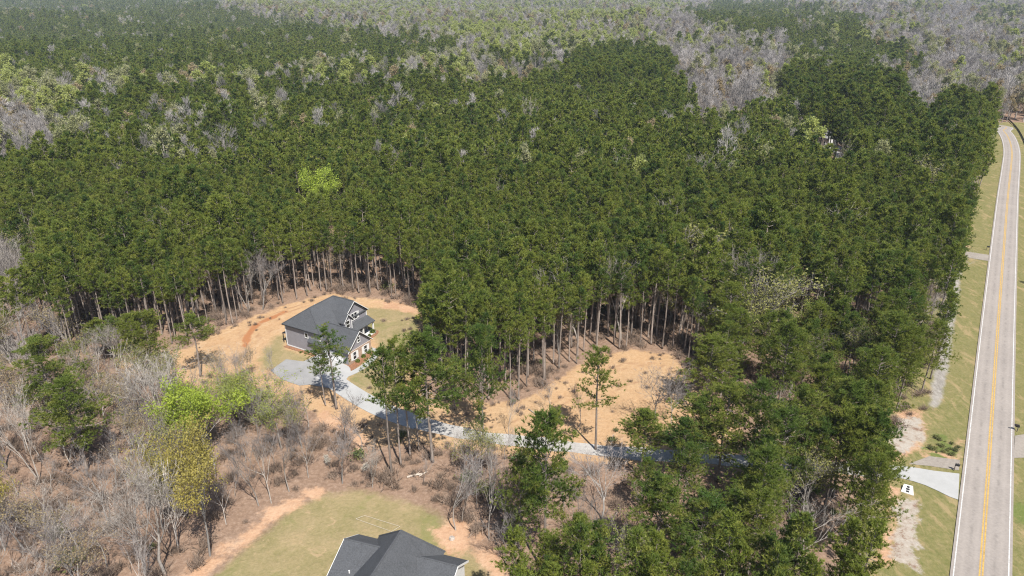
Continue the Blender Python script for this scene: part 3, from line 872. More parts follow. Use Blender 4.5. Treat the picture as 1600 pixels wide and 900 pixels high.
# ------------------------------------------------------------------ roadside objects
def mailbox(u, v, label, rz, mat):
    x, y = G(u, v)
    e = empty('mailbox', (x, y, 0), rz)
    tag(e, label, 'mailbox', 'mailboxes by the road')
    MB().box(-0.06, 0.06, -0.06, 0.06, 0, 1.25).build('post', M['post'], e)
    MB().box(-0.05, 0.5, -0.045, 0.045, 0.95, 1.04).build('arm', M['post'], e)
    prof = [(0.12 * math.cos(a), 0.13 * math.sin(a)) for a in np.linspace(0, math.pi, 9)]
    b = MB()
    n = len(prof)
    pts = [(-0.13 + 0.01, 0)] + prof[::-1] + [(0.12, 0)]
    pr = [(-0.13, -0.14), (0.13, -0.14)] + [(0.13 * math.cos(a), 0.13 * math.sin(a) + 0.06) for a in np.linspace(0, math.pi, 9)]
    vv = [(-0.05, q, 1.2 + z) for q, z in pr] + [(0.6, q, 1.2 + z) for q, z in pr]
    k = len(pr)
    b.add(vv, [tuple(reversed(range(k))), tuple(range(k, 2 * k))] + [(i, (i + 1) % k, k + (i + 1) % k, k + i) for i in range(k)])
    bx = b.build('box', mat, e)
    MB().box(0.603, 0.62, -0.11, 0.11, 1.08, 1.34).build('door', M['dark'], bx)
    MB().box(0.25, 0.4, 0.132, 0.15, 1.22, 1.42).build('flag', M['door'], bx)
    return e
road_ang = math.atan2(d0[1], d0[0])
mailbox(1490.5, 735, 'black mailbox on a post beside the concrete driveway apron', road_ang - math.pi / 2, M['dark'])
m2 = mailbox(1589, 674, 'dark mailbox across the road beside the brown gravel drive', road_ang + math.pi / 2, M['dark'])
MB().box(-0.2, 0.4, -0.5, -0.15, 0.7, 1.05).build('paper_box', M['dark'], m2)
mailbox(1541, 391, 'dark mailbox beside the brown side drive crossing the verge', road_ang - math.pi / 2, M['dark'])

fl = smooth_line(GP([(1571, 184), (1580, 192), (1590, 203), (1598, 217), (1604, 232)]), 1.5)
sf = empty('silt_fence', (*fl[0], 0))
tag(sf, 'low black silt fence curving along the far road bend', 'fence')
fb = MB()
for i in range(len(fl) - 1):
    a, b = fl[i] - fl[0], fl[i + 1] - fl[0]
    fb.add([(*a, 0), (*b, 0), (*b, 0.9), (*a, 0.9), (a[0] + .04, a[1] + .04, 0), (b[0] + .04, b[1] + .04, 0), (b[0] + .04, b[1] + .04, 0.9), (a[0] + .04, a[1] + .04, 0.9)], [(0, 1, 2, 3), (7, 6, 5, 4), (3, 2, 6, 7)])
fb.build('fabric', M['dark'], sf)
for i in range(0, len(fl), 2):
    a = fl[i] - fl[0]
    MB().box(a[0] - 0.1, a[0] - 0.02, a[1] - 0.1, a[1] - 0.02, 0, 1.05).build('post', M['post'], sf)

# culvert: sloped concrete end with a barred pipe mouth
cq = GP([(1407.5, 768), (1427.5, 774.5), (1425.5, 763.5), (1411.5, 760)])
cv = empty('culvert_end', (*cq.mean(0), 0), 0)
tag(cv, 'sloping white concrete culvert end below the driveway apron', 'culvert')
loc = [tuple(p - cq.mean(0)) for p in cq]
zt = [0.06, 0.06, 0.5, 0.5]
mb = MB()
mb.add([(loc[i][0], loc[i][1], -0.1) for i in range(4)] + [(loc[i][0], loc[i][1], zt[i]) for i in range(4)],
       [(3, 2, 1, 0), (4, 5, 6, 7), (0, 1, 5, 4), (1, 2, 6, 5), (2, 3, 7, 6), (3, 0, 4, 7)])
mb.build('slab', M['concrete'], cv)
ft = np.array([np.array(loc[0]) + np.array(loc[1])]) .ravel() / 2
bk = (np.array(loc[2]) + np.array(loc[3])) / 2
sd = np.array(loc[1]) - np.array(loc[0]); sd /= np.linalg.norm(sd)
for k in range(3):
    f0 = 0.12 + k * 0.27
    p = ft + (bk - ft) * f0 ; q = ft + (bk - ft) * (f0 + 0.2)
    z0 = 0.06 + 0.44 * f0 + 0.012; z1 = 0.06 + 0.44 * (f0 + 0.2) + 0.012
    wv = sd * (0.2 + 0.05 * (k % 2))
    MB().add([(*(p - wv), z0), (*(p + wv), z0), (*(q + wv), z1), (*(q - wv), z1), (*(p - wv), z0 - 0.2), (*(p + wv), z0 - 0.2), (*(q + wv), z1 - 0.2), (*(q - wv), z1 - 0.2)],
             [(0, 1, 2, 3), (7, 6, 5, 4), (4, 5, 1, 0), (5, 6, 2, 1), (6, 7, 3, 2), (7, 4, 0, 3)]).build('grate_opening', M['dark'], cv)

# string-marked rectangle on the lower lawn
sq = GP([(556, 811), (570, 806), (625, 823), (612, 831)])
st = empty('marked_plot', (*sq.mean(0), 0))
tag(st, 'pale boarded garden plot outline on the lower lawn behind the charcoal roof', 'garden plot')
for i in range(4):
    a = sq[i] - sq.mean(0); b = sq[(i + 1) % 4] - sq.mean(0)
    MB().tube([(*a, 0.06), (*((a + b) / 2), 0.07), (*b, 0.06)], [0.03, 0.035, 0.03], 4).build('edging_board', M['cord'], st)

# logs and stumps
for i, (u0, v0, u1, v1, rr, lab) in enumerate([(636, 747, 660, 742, 0.19, 'pale fallen log lying in the brush above the lower lawn'),
                                               (655, 745, 668, 738, 0.10, 'short pale broken branch beside the fallen log'),
                                               (826, 640, 845, 655, 0.12, 'grey fallen pole at the edge of the sandy clearing'),
                                               (455, 640, 440, 628, 0.14, 'fallen limb beside the parking pad'),
                                               (150, 770, 175, 782, 0.13, 'pale fallen limb on the leaf litter among bare trees')]):
    a = np.array(G(u0, v0)); b = np.array(G(u1, v1)); mid = (a + b) / 2
    lg = MB(); a3, b3 = np.array([*(a - mid), rr]), np.array([*(b - mid), rr * 1.2])
    lg.tube([a3, a3 * 0.4 + b3 * 0.6 + np.array([0.05, 0.1, 0.03]), b3], [rr, rr * 0.9, rr * 0.55], 8)
    lg.tube([a3 * 0.5 + b3 * 0.5, a3 * 0.3 + b3 * 0.7 + np.array([0.3, 0.5, 0.25])], [rr * 0.35, rr * 0.15], 5)
    o = lg.build('fallen_log', M['log'], None, True); o.location = (*mid, 0)
    tag(o, lab, 'log')
o = MB().tube([(0, 0, 0), (0.05, 0, 0.3), (0.08, 0.05, 0.42)], [0.45, 0.4, 0.25], 7).build('rock', M['stone'])
o.location = (*G(706, 842), 0); tag(o, 'pale rock on the bare clay patch beside the charcoal roof', 'rock')

# ------------------------------------------------------------------ trees
def unit(v): return v / (np.linalg.norm(v, axis=-1, keepdims=True) + 1e-9)

def blades(C, D, n, L, W, spreadk, r):
    """n tapering needles/leaves round each centre C, heading along D"""
    C = np.repeat(C, n, 0); D = np.repeat(D, n, 0)
    d = unit(D + spreadk * r.normal(size=C.shape))
    s = unit(np.cross(d, r.normal(size=C.shape)))
    Ls = L * r.uniform(0.6, 1.25, (len(C), 1)); Ws = W * r.uniform(0.7, 1.3, (len(C), 1))
    b = C - d * Ls * 0.25
    return np.stack([b + s * Ws / 2 + d * Ls * 0.35, b - s * Ws / 2 + d * Ls * 0.35, C + d * Ls], 1), np.stack([b, b + s * Ws / 2 + d * Ls * 0.35, b - s * Ws / 2 + d * Ls * 0.35], 1)

def leaves(C, n, size, jit, r):
    C = np.repeat(C, n, 0) + r.normal(size=(len(C) * n, 3)) * jit
    a = unit(r.normal(size=C.shape)); b = unit(np.cross(a, r.normal(size=C.shape)))
    s = size * r.uniform(0.6, 1.4, (len(C), 1))
    return np.stack([C - a * s * 0.6 - b * s * 0.35, C + a * s * 0.6 - b * s * 0.2, C + b * s * 0.65], 1)

def gen_pine(seed, H=19.0, crown0=0.58, maxr=1.9, nb=34, per=6, blade=(7, 0.62, 0.20), lean=0.02, gaps=0.1):
    r = np.random.default_rng(seed)
    tr, cr = MB(), MB()
    bend = r.normal(size=2) * lean * H * 0.3
    def axis(t):
        return np.array([bend[0] * t * t + 0.12 * math.sin(t * 5 + seed), bend[1] * t * t + 0.12 * math.cos(t * 4 + seed), t * H])
    r0 = 0.0082 * H + 0.02
    ts = [0, 0.03, 0.15, 0.35, 0.55, 0.75, 0.9, 0.985]
    tr.tube([axis(t) for t in ts], [r0 * 1.25, r0, r0 * 0.9, r0 * 0.78, r0 * 0.64, r0 * 0.4, r0 * 0.2, 0.02], 7)
    Cs, Ds = [], []
    ga = r.uniform(0, 6.28)
    for k in range(nb):
        f = (k + r.uniform(0, 0.8)) / nb
        if r.random() < gaps: continue
        t = crown0 + (0.985 - crown0) * f
        ga += 2.4 + r.normal() * 0.5
        prof = (0.55 + 0.45 * min(1, f / 0.25)) * (1 - f) ** 0.5 + 0.10
        L = maxr * prof * r.uniform(0.55, 1.3)
        p0 = axis(t)
        up = 0.15 + 0.75 * f + r.normal() * 0.15
        d = np.array([math.cos(ga), math.sin(ga), up]); d /= np.linalg.norm(d)
        p1 = p0 + d * L * 0.55 + np.array([0, 0, -0.05 * L])
        p2 = p0 + d * L + np.array([0, 0, 0.10 * L])
        if L > 0.7:
            rb = 0.013 * L + 0.02
            tr.tube([p0, p1, p2], [rb, rb * 0.7, 0.012], 3, cap=False)
        m = max(2, int(per * (0.5 + L / maxr)))
        for j in range(m):
            q = 0.35 + 0.68 * (j + r.uniform(0, 1)) / m
            c = (p0 * (1 - q) + p2 * q) + r.normal(size=3) * np.array([0.24, 0.24, 0.15]) * (0.4 + L * 0.42)
            Cs.append(c); Ds.append(d * 0.7 + np.array([0, 0, 0.6]))
    for j in range(5):
        Cs.append(axis(0.985) + r.normal(size=3) * 0.15); Ds.append(np.array([0, 0, 1.0]))
    # dead stubs on the bare trunk
    for k in range(7):
        t = r.uniform(0.3, crown0); a = r.uniform(0, 6.28); L = r.uniform(0.4, 1.3)
        p = axis(t)
        tr.tube([p, p + np.array([math.cos(a) * L, math.sin(a) * L, r.uniform(-0.2, 0.25)])], [0.03, 0.01], 3, cap=False)
    n, bl, bw = blade
    A, B = blades(np.array(Cs), np.array(Ds), n, bl, bw, 0.75, r)
    cr.tris(A, 0); cr.tris(B, 0)
    return tr, cr

def gen_bare(seed, H=15.0, spreadk=0.55, limbs=7, leaf=None, twigs=5, stem=0.3, slender=1.0, fork=1):
    """leafless hardwood: forking limbs, sprays of twigs; leaf = (count per twig, size, jitter)"""
    r = np.random.default_rng(seed)
    tr, cr = MB(), MB()
    ends = []
    def limb(p, d, L, rad, depth):
        n = 3 if depth < 3 else 2
        pts, rr = [p], [rad]
        dd = d.copy()
        for i in range(n):
            dd = unit(dd + r.normal(size=3) * 0.13 + np.array([0, 0, 0.10]))
            pts.append(pts[-1] + dd * L / n); rr.append(rad * (1 - 0.55 * (i + 1) / n))
        (tr if depth < 3 else cr).tube(pts, rr, {0: 7, 1: 5, 2: 4}.get(depth, 3), cap=False)
        if depth >= 3:
            ends.append((pts[1], dd)); ends.append((pts[-1], dd)); return
        k = {0: limbs, 1: 5, 2: 4}[depth]
        for i in range(k):
            f = (0.25 if depth else 0.5) + (0.75 if depth else 0.5) * (i + r.uniform(0.2, 1)) / k
            f = min(f, 1.0)
            j = min(int(f * n), n - 1)
            q = pts[j] + (pts[j + 1] - pts[j]) * (f * n - j)
            side = unit(r.normal(size=3) * np.array([1, 1, 0.35]))
            nd = unit(dd + side * (spreadk + 0.25 * r.random()))
            limb(q, nd, L * r.uniform(0.5, 0.72) * (1.0 if depth else 1.15), max(0.016, rr[j] * r.uniform(0.42, 0.6)), depth + 1)
        if depth: ends.append((pts[-1], dd))
    for f in range(fork):
        d = unit(np.array([r.normal() * 0.08 + (0.22 if fork > 1 else 0) * math.cos(f * 6.28 / fork + seed), r.normal() * 0.08 + (0.22 if fork > 1 else 0) * math.sin(f * 6.28 / fork + seed), 1.0]))
        limb(np.array([0, 0, -0.05]), d, H * (0.5 + 0.1 * r.random()), 0.0125 * H * slender / fork ** 0.5, 0)
    C = np.array([e[0] for e in ends]); D = np.array([e[1] for e in ends])
    A, B = blades(C, D, twigs, 1.1, 0.034 if twigs < 6 else 0.06, 0.5, r)
    cr.tris(A, 0); cr.tris(B, 0)
    if leaf:
        n, s, jit = leaf
        cr.tris(leaves(C + D * 0.4, n, s, jit, r), 1)
    zmax = max(p[2] for p in cr.v)
    k = H / zmax
    tr.v = [(a * k, b * k, c * k) for a, b, c in tr.v]; cr.v = [(a * k, b * k, c * k) for a, b, c in cr.v]
    return tr, cr

KIND = {}
DIA = {}
def register(kind, tr, cr, tmat, cmats):
    P_ = np.array(cr.v); DIA.setdefault(kind, []).append(2 * float(np.percentile(np.hypot(P_[:, 0], P_[:, 1]), 94)))
    KIND.setdefault(kind, []).append((tr.mesh('trunk', tmat, True), cr.mesh('crown', cmats), tr, cr, tmat, cmats))

for s in range(7):
    register('pine', *gen_pine(100 + s, 19.0, 0.56 + 0.03 * (s % 4), 1.85 + 0.15 * (s % 3), 42, 9, (10, 0.48, 0.10)), M['pinebark'], [M['needle']])
for s in range(4):
    register('pine_open', *gen_pine(200 + s, 19.0, 0.30 + 0.05 * s, 4.5 - 0.25 * s, 66, 24, (13, 0.44, 0.07), 0.04, 0.15), M['pinebark'], [M['needle_open']])
for s in range(3):
    register('pine_thin', *gen_pine(230 + s, 19.0, 0.45 + 0.06 * s, 3.6, 36, 22, (13, 0.42, 0.068), 0.05, 0.25), M['pinebark'], [M['needle_open']])
for s in range(3):
    register('pine_tall', *gen_pine(260 + s, 24.0, 0.5, 3.2, 50, 14, (8, 0.6, 0.17), 0.03, 0.12), M['pinebark'], [M['needle']])
for s in range(4):
    register('bare', *gen_bare(300 + s, 15, 0.5, 7, None, 5), M['greybark'], [M['twig']])
for s in range(4):
    register('bare_pale', *gen_bare(320 + s, 15, 0.4, 6, None, 2, slender=1.15, fork=1 + s % 2), M['palebark'], [M['palebark']])
for s in range(2):
    register('bare_slim', *gen_bare(340 + s, 13, 0.26, 6, None, 2, slender=0.8), M['palebark'], [M['twig']])
for s in range(3):
    register('tan', *gen_bare(360 + s, 14, 0.6, 7, (6, 0.2, 0.4), 4), M['greybark'], [M['twig'], M['tan']])
for s in range(3):
    register('gold', *gen_bare(380 + s, 14, 0.65, 7, (30, 0.2, 0.5), 2), M['greybark'], [M['twig'], M['gold']])
for s in range(3):
    register('lime', *gen_bare(400 + s, 14, 0.6, 7, (30, 0.2, 0.55), 2), M['greybark'], [M['twig'], M['lime']])
for s in range(2):
    register('lime_sparse', *gen_bare(420 + s, 14, 0.4, 6, (7, 0.2, 0.35), 3), M['palebark'], [M['twig'], M['lime']])
for s in range(3):
    register('pale', *gen_bare(440 + s, 14, 0.55, 7, (7, 0.23, 0.45), 3), M['greybark'], [M['twig'], M['pale']])
for s in range(5):
    register('pine_far', *gen_pine(270 + s, 19.0, 0.42 + 0.04 * (s % 3), 2.0 + 0.2 * (s % 3), 34, 4, (6, 0.85, 0.34), 0.03, 0.12), M['pinebark'], [M['needle']])
def gen_far(seed, H, wd, leafy, size):
    """hardwood of the far woods: straight stem, upswept limbs, crown of several dense clumps"""
    r = np.random.default_rng(seed)
    tr, cr = MB(), MB()
    tr.tube([(0, 0, 0), (0.1, 0, H * 0.35), (0, 0.15, H * 0.8)], [0.011 * H, 0.009 * H, 0.03], 5, cap=False)
    nc = 9
    for k in range(nc):
        a = k * 2.4 + r.normal() * 0.4
        f = 0.45 + 0.5 * (k + r.random()) / nc
        rad = wd / 2 * (1.15 - 0.75 * abs(f - 0.62) / 0.4) * r.uniform(0.35, 0.95) if k < nc - 1 else 0
        c = np.array([math.cos(a) * rad, math.sin(a) * rad, f * H])
        b = np.array([0, 0, H * max(0.25, f - 0.3)])
        tr.tube([b, (b + c) / 2 + np.array([0, 0, -0.3]), c], [0.09, 0.06, 0.02], 3, cap=False)
        cl = wd * r.uniform(0.17, 0.25)
        n = 34
        P = c + unit(r.normal(size=(n, 3))) * cl * r.uniform(0.3, 1, (n, 1)) * np.array([1, 1, 1.25])
        D = unit(np.stack([P[:, 0] * 0.35, P[:, 1] * 0.35, np.full(n, 1.6)], 1))
        A, B = blades(P, D, 3 if not leafy else 1, 1.3, 0.085 if not leafy else 0.06, 0.32, r)
        cr.tris(A, 0); cr.tris(B, 0)
        if leafy:
            cr.tris(leaves(P, leafy, size, 0.28, r), 1)
    return tr, cr
for s in range(3):
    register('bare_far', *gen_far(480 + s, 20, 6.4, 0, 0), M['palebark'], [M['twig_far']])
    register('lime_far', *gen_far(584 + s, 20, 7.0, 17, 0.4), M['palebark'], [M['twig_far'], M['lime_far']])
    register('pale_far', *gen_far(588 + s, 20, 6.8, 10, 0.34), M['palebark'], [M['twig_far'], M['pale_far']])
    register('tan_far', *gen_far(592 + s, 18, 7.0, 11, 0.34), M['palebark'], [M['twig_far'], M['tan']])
register('lime_vivid', *gen_bare(470, 14, 0.6, 7, (34, 0.24, 0.5), 1), M['greybark'], [M['twig'], M['vivid']])
register('dogwood', *gen_bare(460, 5, 0.8, 6, (4, 0.22, 0.25), 3), M['greybark'], [M['twig'], M['blossom']])
BASE_H = dict(lime_vivid=14, pine_far=19, bare_far=20, lime_far=20, pale_far=20, tan_far=18, pine=19, pine_open=19, pine_thin=19, pine_tall=24, bare=15, bare_pale=15, bare_slim=13, tan=14, gold=14, lime=14, lime_sparse=14, pale=14, dogwood=5)
NAME = dict(lime_vivid='leafing_tree', pine_far='pine_tree', bare_far='bare_tree', lime_far='leafing_tree', pale_far='leafing_tree', tan_far='budding_tree', pine='pine_tree', pine_open='pine_tree', pine_thin='pine_tree', pine_tall='pine_tree', bare='bare_tree', bare_pale='bare_tree', bare_slim='bare_tree', tan='budding_tree', gold='golden_tree',
            lime='leafing_tree', lime_sparse='leafing_tree', pale='leafing_tree', dogwood='dogwood_tree')
CAT = dict(pine_far='pine', pine='pine', pine_open='pine', pine_thin='pine', pine_tall='pine')

def gz(x, y): return float(terrain(np.array([x]), np.array([y]))[0])

def tree(x, y, kind, height, label, group=None, var=None, rz=None, tilt=(0, 0), wide=1.0):
    vs = KIND[kind]
    tm, cm = vs[random.randrange(len(vs)) if var is None else var % len(vs)][:2]
    e = empty(NAME[kind], (x, y, gz(x, y)), random.uniform(0, 6.28) if rz is None else rz)
    e.rotation_euler.x, e.rotation_euler.y = tilt
    k = height / BASE_H[kind]
    e.scale = (k * wide, k * wide, k)
    place('trunk', tm, e); place('crown', cm, e)
    tag(e, label, CAT.get(kind, 'tree'), group)
    return e

# trees one can tell apart, each at the foot and top read off the photo
def height_at(u, v, vt):
    x, y = G(u, v)
    lo, hi = 1.0, 40.0
    for _ in range(40):
        m = (lo + hi) / 2
        _, vv, _ = project([(x, y, m)])
        if vv[0] > vt: lo = m
        else: hi = m
    return lo

EXPL = [
 # u, v foot, v top, kind, widen, label
 (929, 702, 545, 'pine_thin', 66, 'tall slender pine standing alone before the sandy clearing by the gravel drive'),
 (527, 638, 515, 'pine_thin', 70, 'pine with thin crown overlapping the front of the grey house'),
 (508, 634, 545, 'pine_thin', 36, 'thin dark-stemmed pine close beside the parking pad'),
 (674, 722, 522, 'pine_open', 105, 'largest broad-crowned pine beside the bend of the driveway'),
 (640, 712, 545, 'pine_thin', 62, 'straight pine just inside the driveway bend cluster'),
 (613, 742, 545, 'pine_thin', 66, 'pine nearest the grey house in the driveway bend cluster'),
 (627, 726, 532, 'pine_thin', 58, 'pine with forked thin crown amid the driveway bend cluster'),
 (654, 705, 575, 'pine_thin', 40, 'short pine under the largest driveway pine'),
 (711, 640, 560, 'pine_open', 48, 'small pine at the wood edge right of the driveway cluster'),
 (756, 690, 512, 'pine_open', 78, 'full pine at the corner of wood between the two clearings'),
 (753, 745, 640, 'pine_thin', 24, 'narrow young pine below the gravel drive'),
 (314, 588, 494, 'pine_thin', 56, 'spindly pine at the near edge of the straw ground left of the house'),
 (245, 590, 488, 'pine_open', 56, 'bushy pine with dark double stem left of the spindly pine'),
 (224, 585, 490, 'pine_open', 56, 'bushy pine leaning beside bare grey trees'),
 (188, 565, 497, 'pine_thin', 46, 'thin pine at the far left edge of the straw ground'),
 (165, 560, 500, 'pine_open', 50, 'short pine at the shaded wood edge far left'),
 (95, 665, 533, 'pine_open', 92, 'dark dense pine in the bare woods at far left'),
 (135, 735, 592, 'pine_open', 104, 'broad bright pine with crown hanging over dark stems at left'),
 (852, 893, 648, 'pine_open', 108, 'largest dense pine in the lower middle, below the gravel drive'),
 (1000, 745, 642, 'pine_open', 76, 'round-topped pine below the gravel drive right of the lone pine'),
 (1084, 738, 620, 'pine_open', 94, 'feathery pine with thick dark trunk at the gravel drive'),
 (1098, 640, 527, 'pine_open', 88, 'dense pine at the right rim of the sandy clearing'),
 (1138, 672, 590, 'pine_thin', 52, 'dark stunted pine on the straw right of the clearing'),
 (1020, 905, 745, 'pine_open', 98, 'dense rounded pine at the bottom, right of the bare fan-shaped tree'),
 (1085, 905, 775, 'pine_open', 95, 'broad bright green pine at the bottom centre right'),
 (1130, 880, 770, 'pine_open', 80, 'yellowish green pine behind the broad bottom pine'),
 (940, 812, 706, 'bare', 105, 'big grey fan-shaped bare tree below the gravel drive'),
 (958, 910, 800, 'lime_sparse', 1.0, 'pale tree with sparse fresh green leaves at the bottom'),
 (1256, 900, 768, 'bare_pale', 100, 'large pale spreading bare tree among the bottom right pines'),
 (228, 905, 690, 'bare_pale', 110, 'tall white-limbed bare tree at the lower left'),
 (258, 898, 705, 'bare_pale', 80, 'white-limbed bare tree beside the tallest one at lower left'),
 (62, 752, 560, 'bare_pale', 110, 'large white-limbed bare tree near the far left pines'),
 (10, 730, 600, 'bare_pale', 90, 'white bare tree cut by the left picture edge'),
 (262, 700, 545, 'bare_pale', 100, 'spreading pale bare tree before the straw ground at left'),
 (208, 700, 580, 'bare', 1.0, 'grey bare tree between broad pine and spreading pale tree'),
 (328, 868, 663, 'gold', 92, 'golden-leaved tree with white trunk left of the lower lawn'),
 (322, 720, 588, 'lime_vivid', 80, 'bright green leafing tree behind the golden tree'),
 (372, 665, 572, 'lime', 60, 'small bright green tree beside the parking pad corner'),
 (408, 660, 590, 'lime_sparse', 70, 'low yellow-green tree in front of the parking pad'),
 (404, 790, 640, 'bare_slim', 0.9, 'slim white bare tree above the lower lawn, at its left end'),
 (452, 768, 615, 'bare_slim', 0.9, 'slim grey bare tree left of the leaning pair above the lawn'),
 (424, 786, 650, 'bare_slim', 0.8, 'slim straight bare tree beside the left end of the lawn'),
 (472, 700, 600, 'pale', 0.9, 'pale leafing tree below the parking pad'),
 (440, 700, 605, 'lime_sparse', 1.0, 'yellow-green leafing tree below the parking pad corner'),
 (535, 755, 650, 'bare', 0.8, 'grey bare tree above the middle of the lower lawn'),
 (582, 762, 690, 'bare_pale', 0.7, 'small pale leaning bare tree at the top of the lower lawn'),
 (712, 828, 678, 'bare_slim', 1.0, 'slim white bare tree standing at the bare clay patch'),
 (722, 815, 700, 'bare_slim', 0.8, 'thin white bare tree behind the clay patch tree'),
 (764, 842, 690, 'bare_slim', 0.9, 'thin bare tree in shade right of the clay patch'),
 (742, 760, 655, 'pale', 0.8, 'pale yellow-green tree below the gravel drive bend'),
 (770, 748, 660, 'lime_sparse', 0.8, 'sparse fresh green tree near the narrow young pine'),
 (895, 850, 738, 'bare_slim', 0.9, 'thin bare tree on the brown slope right of the largest dense pine'),
 (914, 885, 775, 'bare', 0.8, 'low grey bare tree at the bottom right of the largest dense pine'),
 (986, 846, 738, 'bare_slim', 0.9, 'thin bare tree right of the big fan-shaped bare tree'),
 (880, 800, 708, 'bare_slim', 0.9, 'thin pale stem just below the gravel drive, right of the largest dense pine'),
 (900, 908, 805, 'pine_open', 60, 'small pine at the bottom edge beside the sparse fresh green tree'),
 (812, 860, 720, 'pine_open', 62, 'narrow pine left of the largest dense pine'),
 (790, 880, 765, 'bare_slim', 0.9, 'thin bare stem in the shade left of the narrow pine'),
 (1024, 660, 553, 'bare', 80, 'bare tree on the near rim of the orange sandy clearing'),
 (1048, 668, 590, 'bare', 0.9, 'leaning bare tree beside the sandy clearing'),
 (905, 668, 592, 'bare_slim', 1.0, 'thin bare tree left of the lone pine'),
 (862, 650, 585, 'bare_slim', 0.9, 'small bare tree on the straw left of the lone pine'),
 (795, 680, 600, 'bare_slim', 0.9, 'slim bare tree between gravel drive and wood corner'),
 (345, 612, 540, 'tan', 0.9, 'misty bare tree on the straw ground left of the pad'),
 (395, 596, 535, 'tan', 0.9, 'brownish budding tree on the straw before the pad'),
 (432, 590, 530, 'bare_slim', 0.7, 'faint slim bare tree at the corner of the parking pad'),
 (40, 862, 740, 'tan', 1.1, 'brownish-gold budding tree at the lower left corner'),
 (98, 850, 745, 'tan', 1.1, 'brownish-gold budding tree right of the corner one'),
 (8, 860, 690, 'gold', 0.6, 'yellow-budded tree at the left picture edge'),
 (150, 640, 540, 'tan', 1.0, 'tan budding tree behind the dense left pines'),
 (30, 640, 530, 'tan', 1.0, 'tan budding tree near the left edge of the straw'),
 (170, 820, 700, 'bare', 0.9, 'grey bare tree between broad pine and lower left bare trees'),
 (512, 728, 708, 'dogwood', 0.8, 'small white-flowering dogwood above the lower lawn'),
 (572, 738, 720, 'dogwood', 0.9, 'cream-flowering dogwood beside the leaning bare tree'),
 (1205, 720, 590, 'bare_pale', 0.8, 'pale bare tree among pines right of the clearing'),
 (498, 362, 255, 'lime_vivid', 52, 'vivid lime green tree alone in the sea of pines'),
 (1187, 555, 415, 'pale', 100, 'wide olive-tan crowned hardwood in the pines right of the clearing'),
 (1150, 560, 428, 'pale', 80, 'yellowish hardwood beside the wide olive-tan one'),
 (1240, 540, 448, 'lime', 0.9, 'fresh green hardwood right of the wide olive-tan one'),
 (1085, 480, 345, 'pale', 95, 'yellow-green hardwood deep in the pines above the clearing'),
 (1275, 500, 395, 'tan', 0.8, 'golden-tan hardwood showing above pines on the right'),
 (1180, 520, 380, 'bare_pale', 1.0, 'white bare hardwood behind the wide olive-tan tree'),
 (1436, 352, 240, 'pale', 60, 'pale green hardwood among dark roadside pines'),
 (1478, 345, 243, 'lime', 36, 'lime green hardwood among dark roadside pines'),
 (1160, 300, 200, 'pale', 1.1, 'pale hardwood in the pines left of the hidden house'),
 (1630, 452, 405, 'pine_open', 0.6, 'dark tree at the right picture edge shading the road'),
]
ex_xy = []
for (u, v, vt, kind, wide, lab) in EXPL:
    x, y = G(u, v)
    h_ = height_at(u, v, vt); vi = len(ex_xy)
    if wide > 5:
        dp = project([(x, y, h_ * 0.7)])[2][0]
        wide = wide * (1.0 if kind.startswith('pine') else 1.25 if kind.startswith('bare') else 1.65) / FPX * dp / (DIA[kind][vi % len(DIA[kind])] * h_ / BASE_H[kind])
    tree(x, y, kind, h_, lab, wide=wide, var=vi)
    ex_xy.append((x, y, kind))
for (u, v, vt, wd, lab) in [(1334, 768, 600, 78, 'pine reaching over the driveway apron from below'), (1342, 808, 645, 74, 'pine closest to the concrete culvert end'), (1340, 856, 695, 78, 'pine overhanging the middle of the washed-out ditch'),
                       (1338, 890, 715, 80, 'pine beside the lower end of the washed-out ditch'), (1322, 800, 640, 80, 'pine one row in from the culvert end'), (1300, 775, 600, 90, 'tall pine hiding the last bend of the gravel drive'),
                       (1205, 800, 640, 90, 'broad pine up-slope and left of the fan of bare grey limbs'), (1172, 862, 700, 95, 'broad pine right of the yellowish green bottom pine'), (1232, 765, 610, 85, 'tall pine below the pale bare tree at the gravel drive'),
                       (1060, 765, 655, 70, 'small pine under the feathery thick-trunked pine'), (1122, 748, 605, 85, 'tall pine right of the feathery thick-trunked pine'), (1166, 752, 595, 85, 'second tall pine right of the feathery thick-trunked pine'), (1165, 905, 765, 85, 'dense pine at the bottom edge left of the bare grey fan')]:
    x, y = G(u, v); h_ = height_at(u, v, vt); vi = len(ex_xy) % 4
    dp = project([(x, y, h_ * 0.7)])[2][0]
    tree(x, y, 'pine_open', h_, lab, 'pines crowding the slope between gravel drive and bottom edge',
         wide=wd / FPX * dp / (DIA['pine_open'][vi] * h_ / 19), var=vi)
    ex_xy.append((x, y, 'pine_open'))
ex_xy_a = np.array([(a, b) for a, b, k in ex_xy])

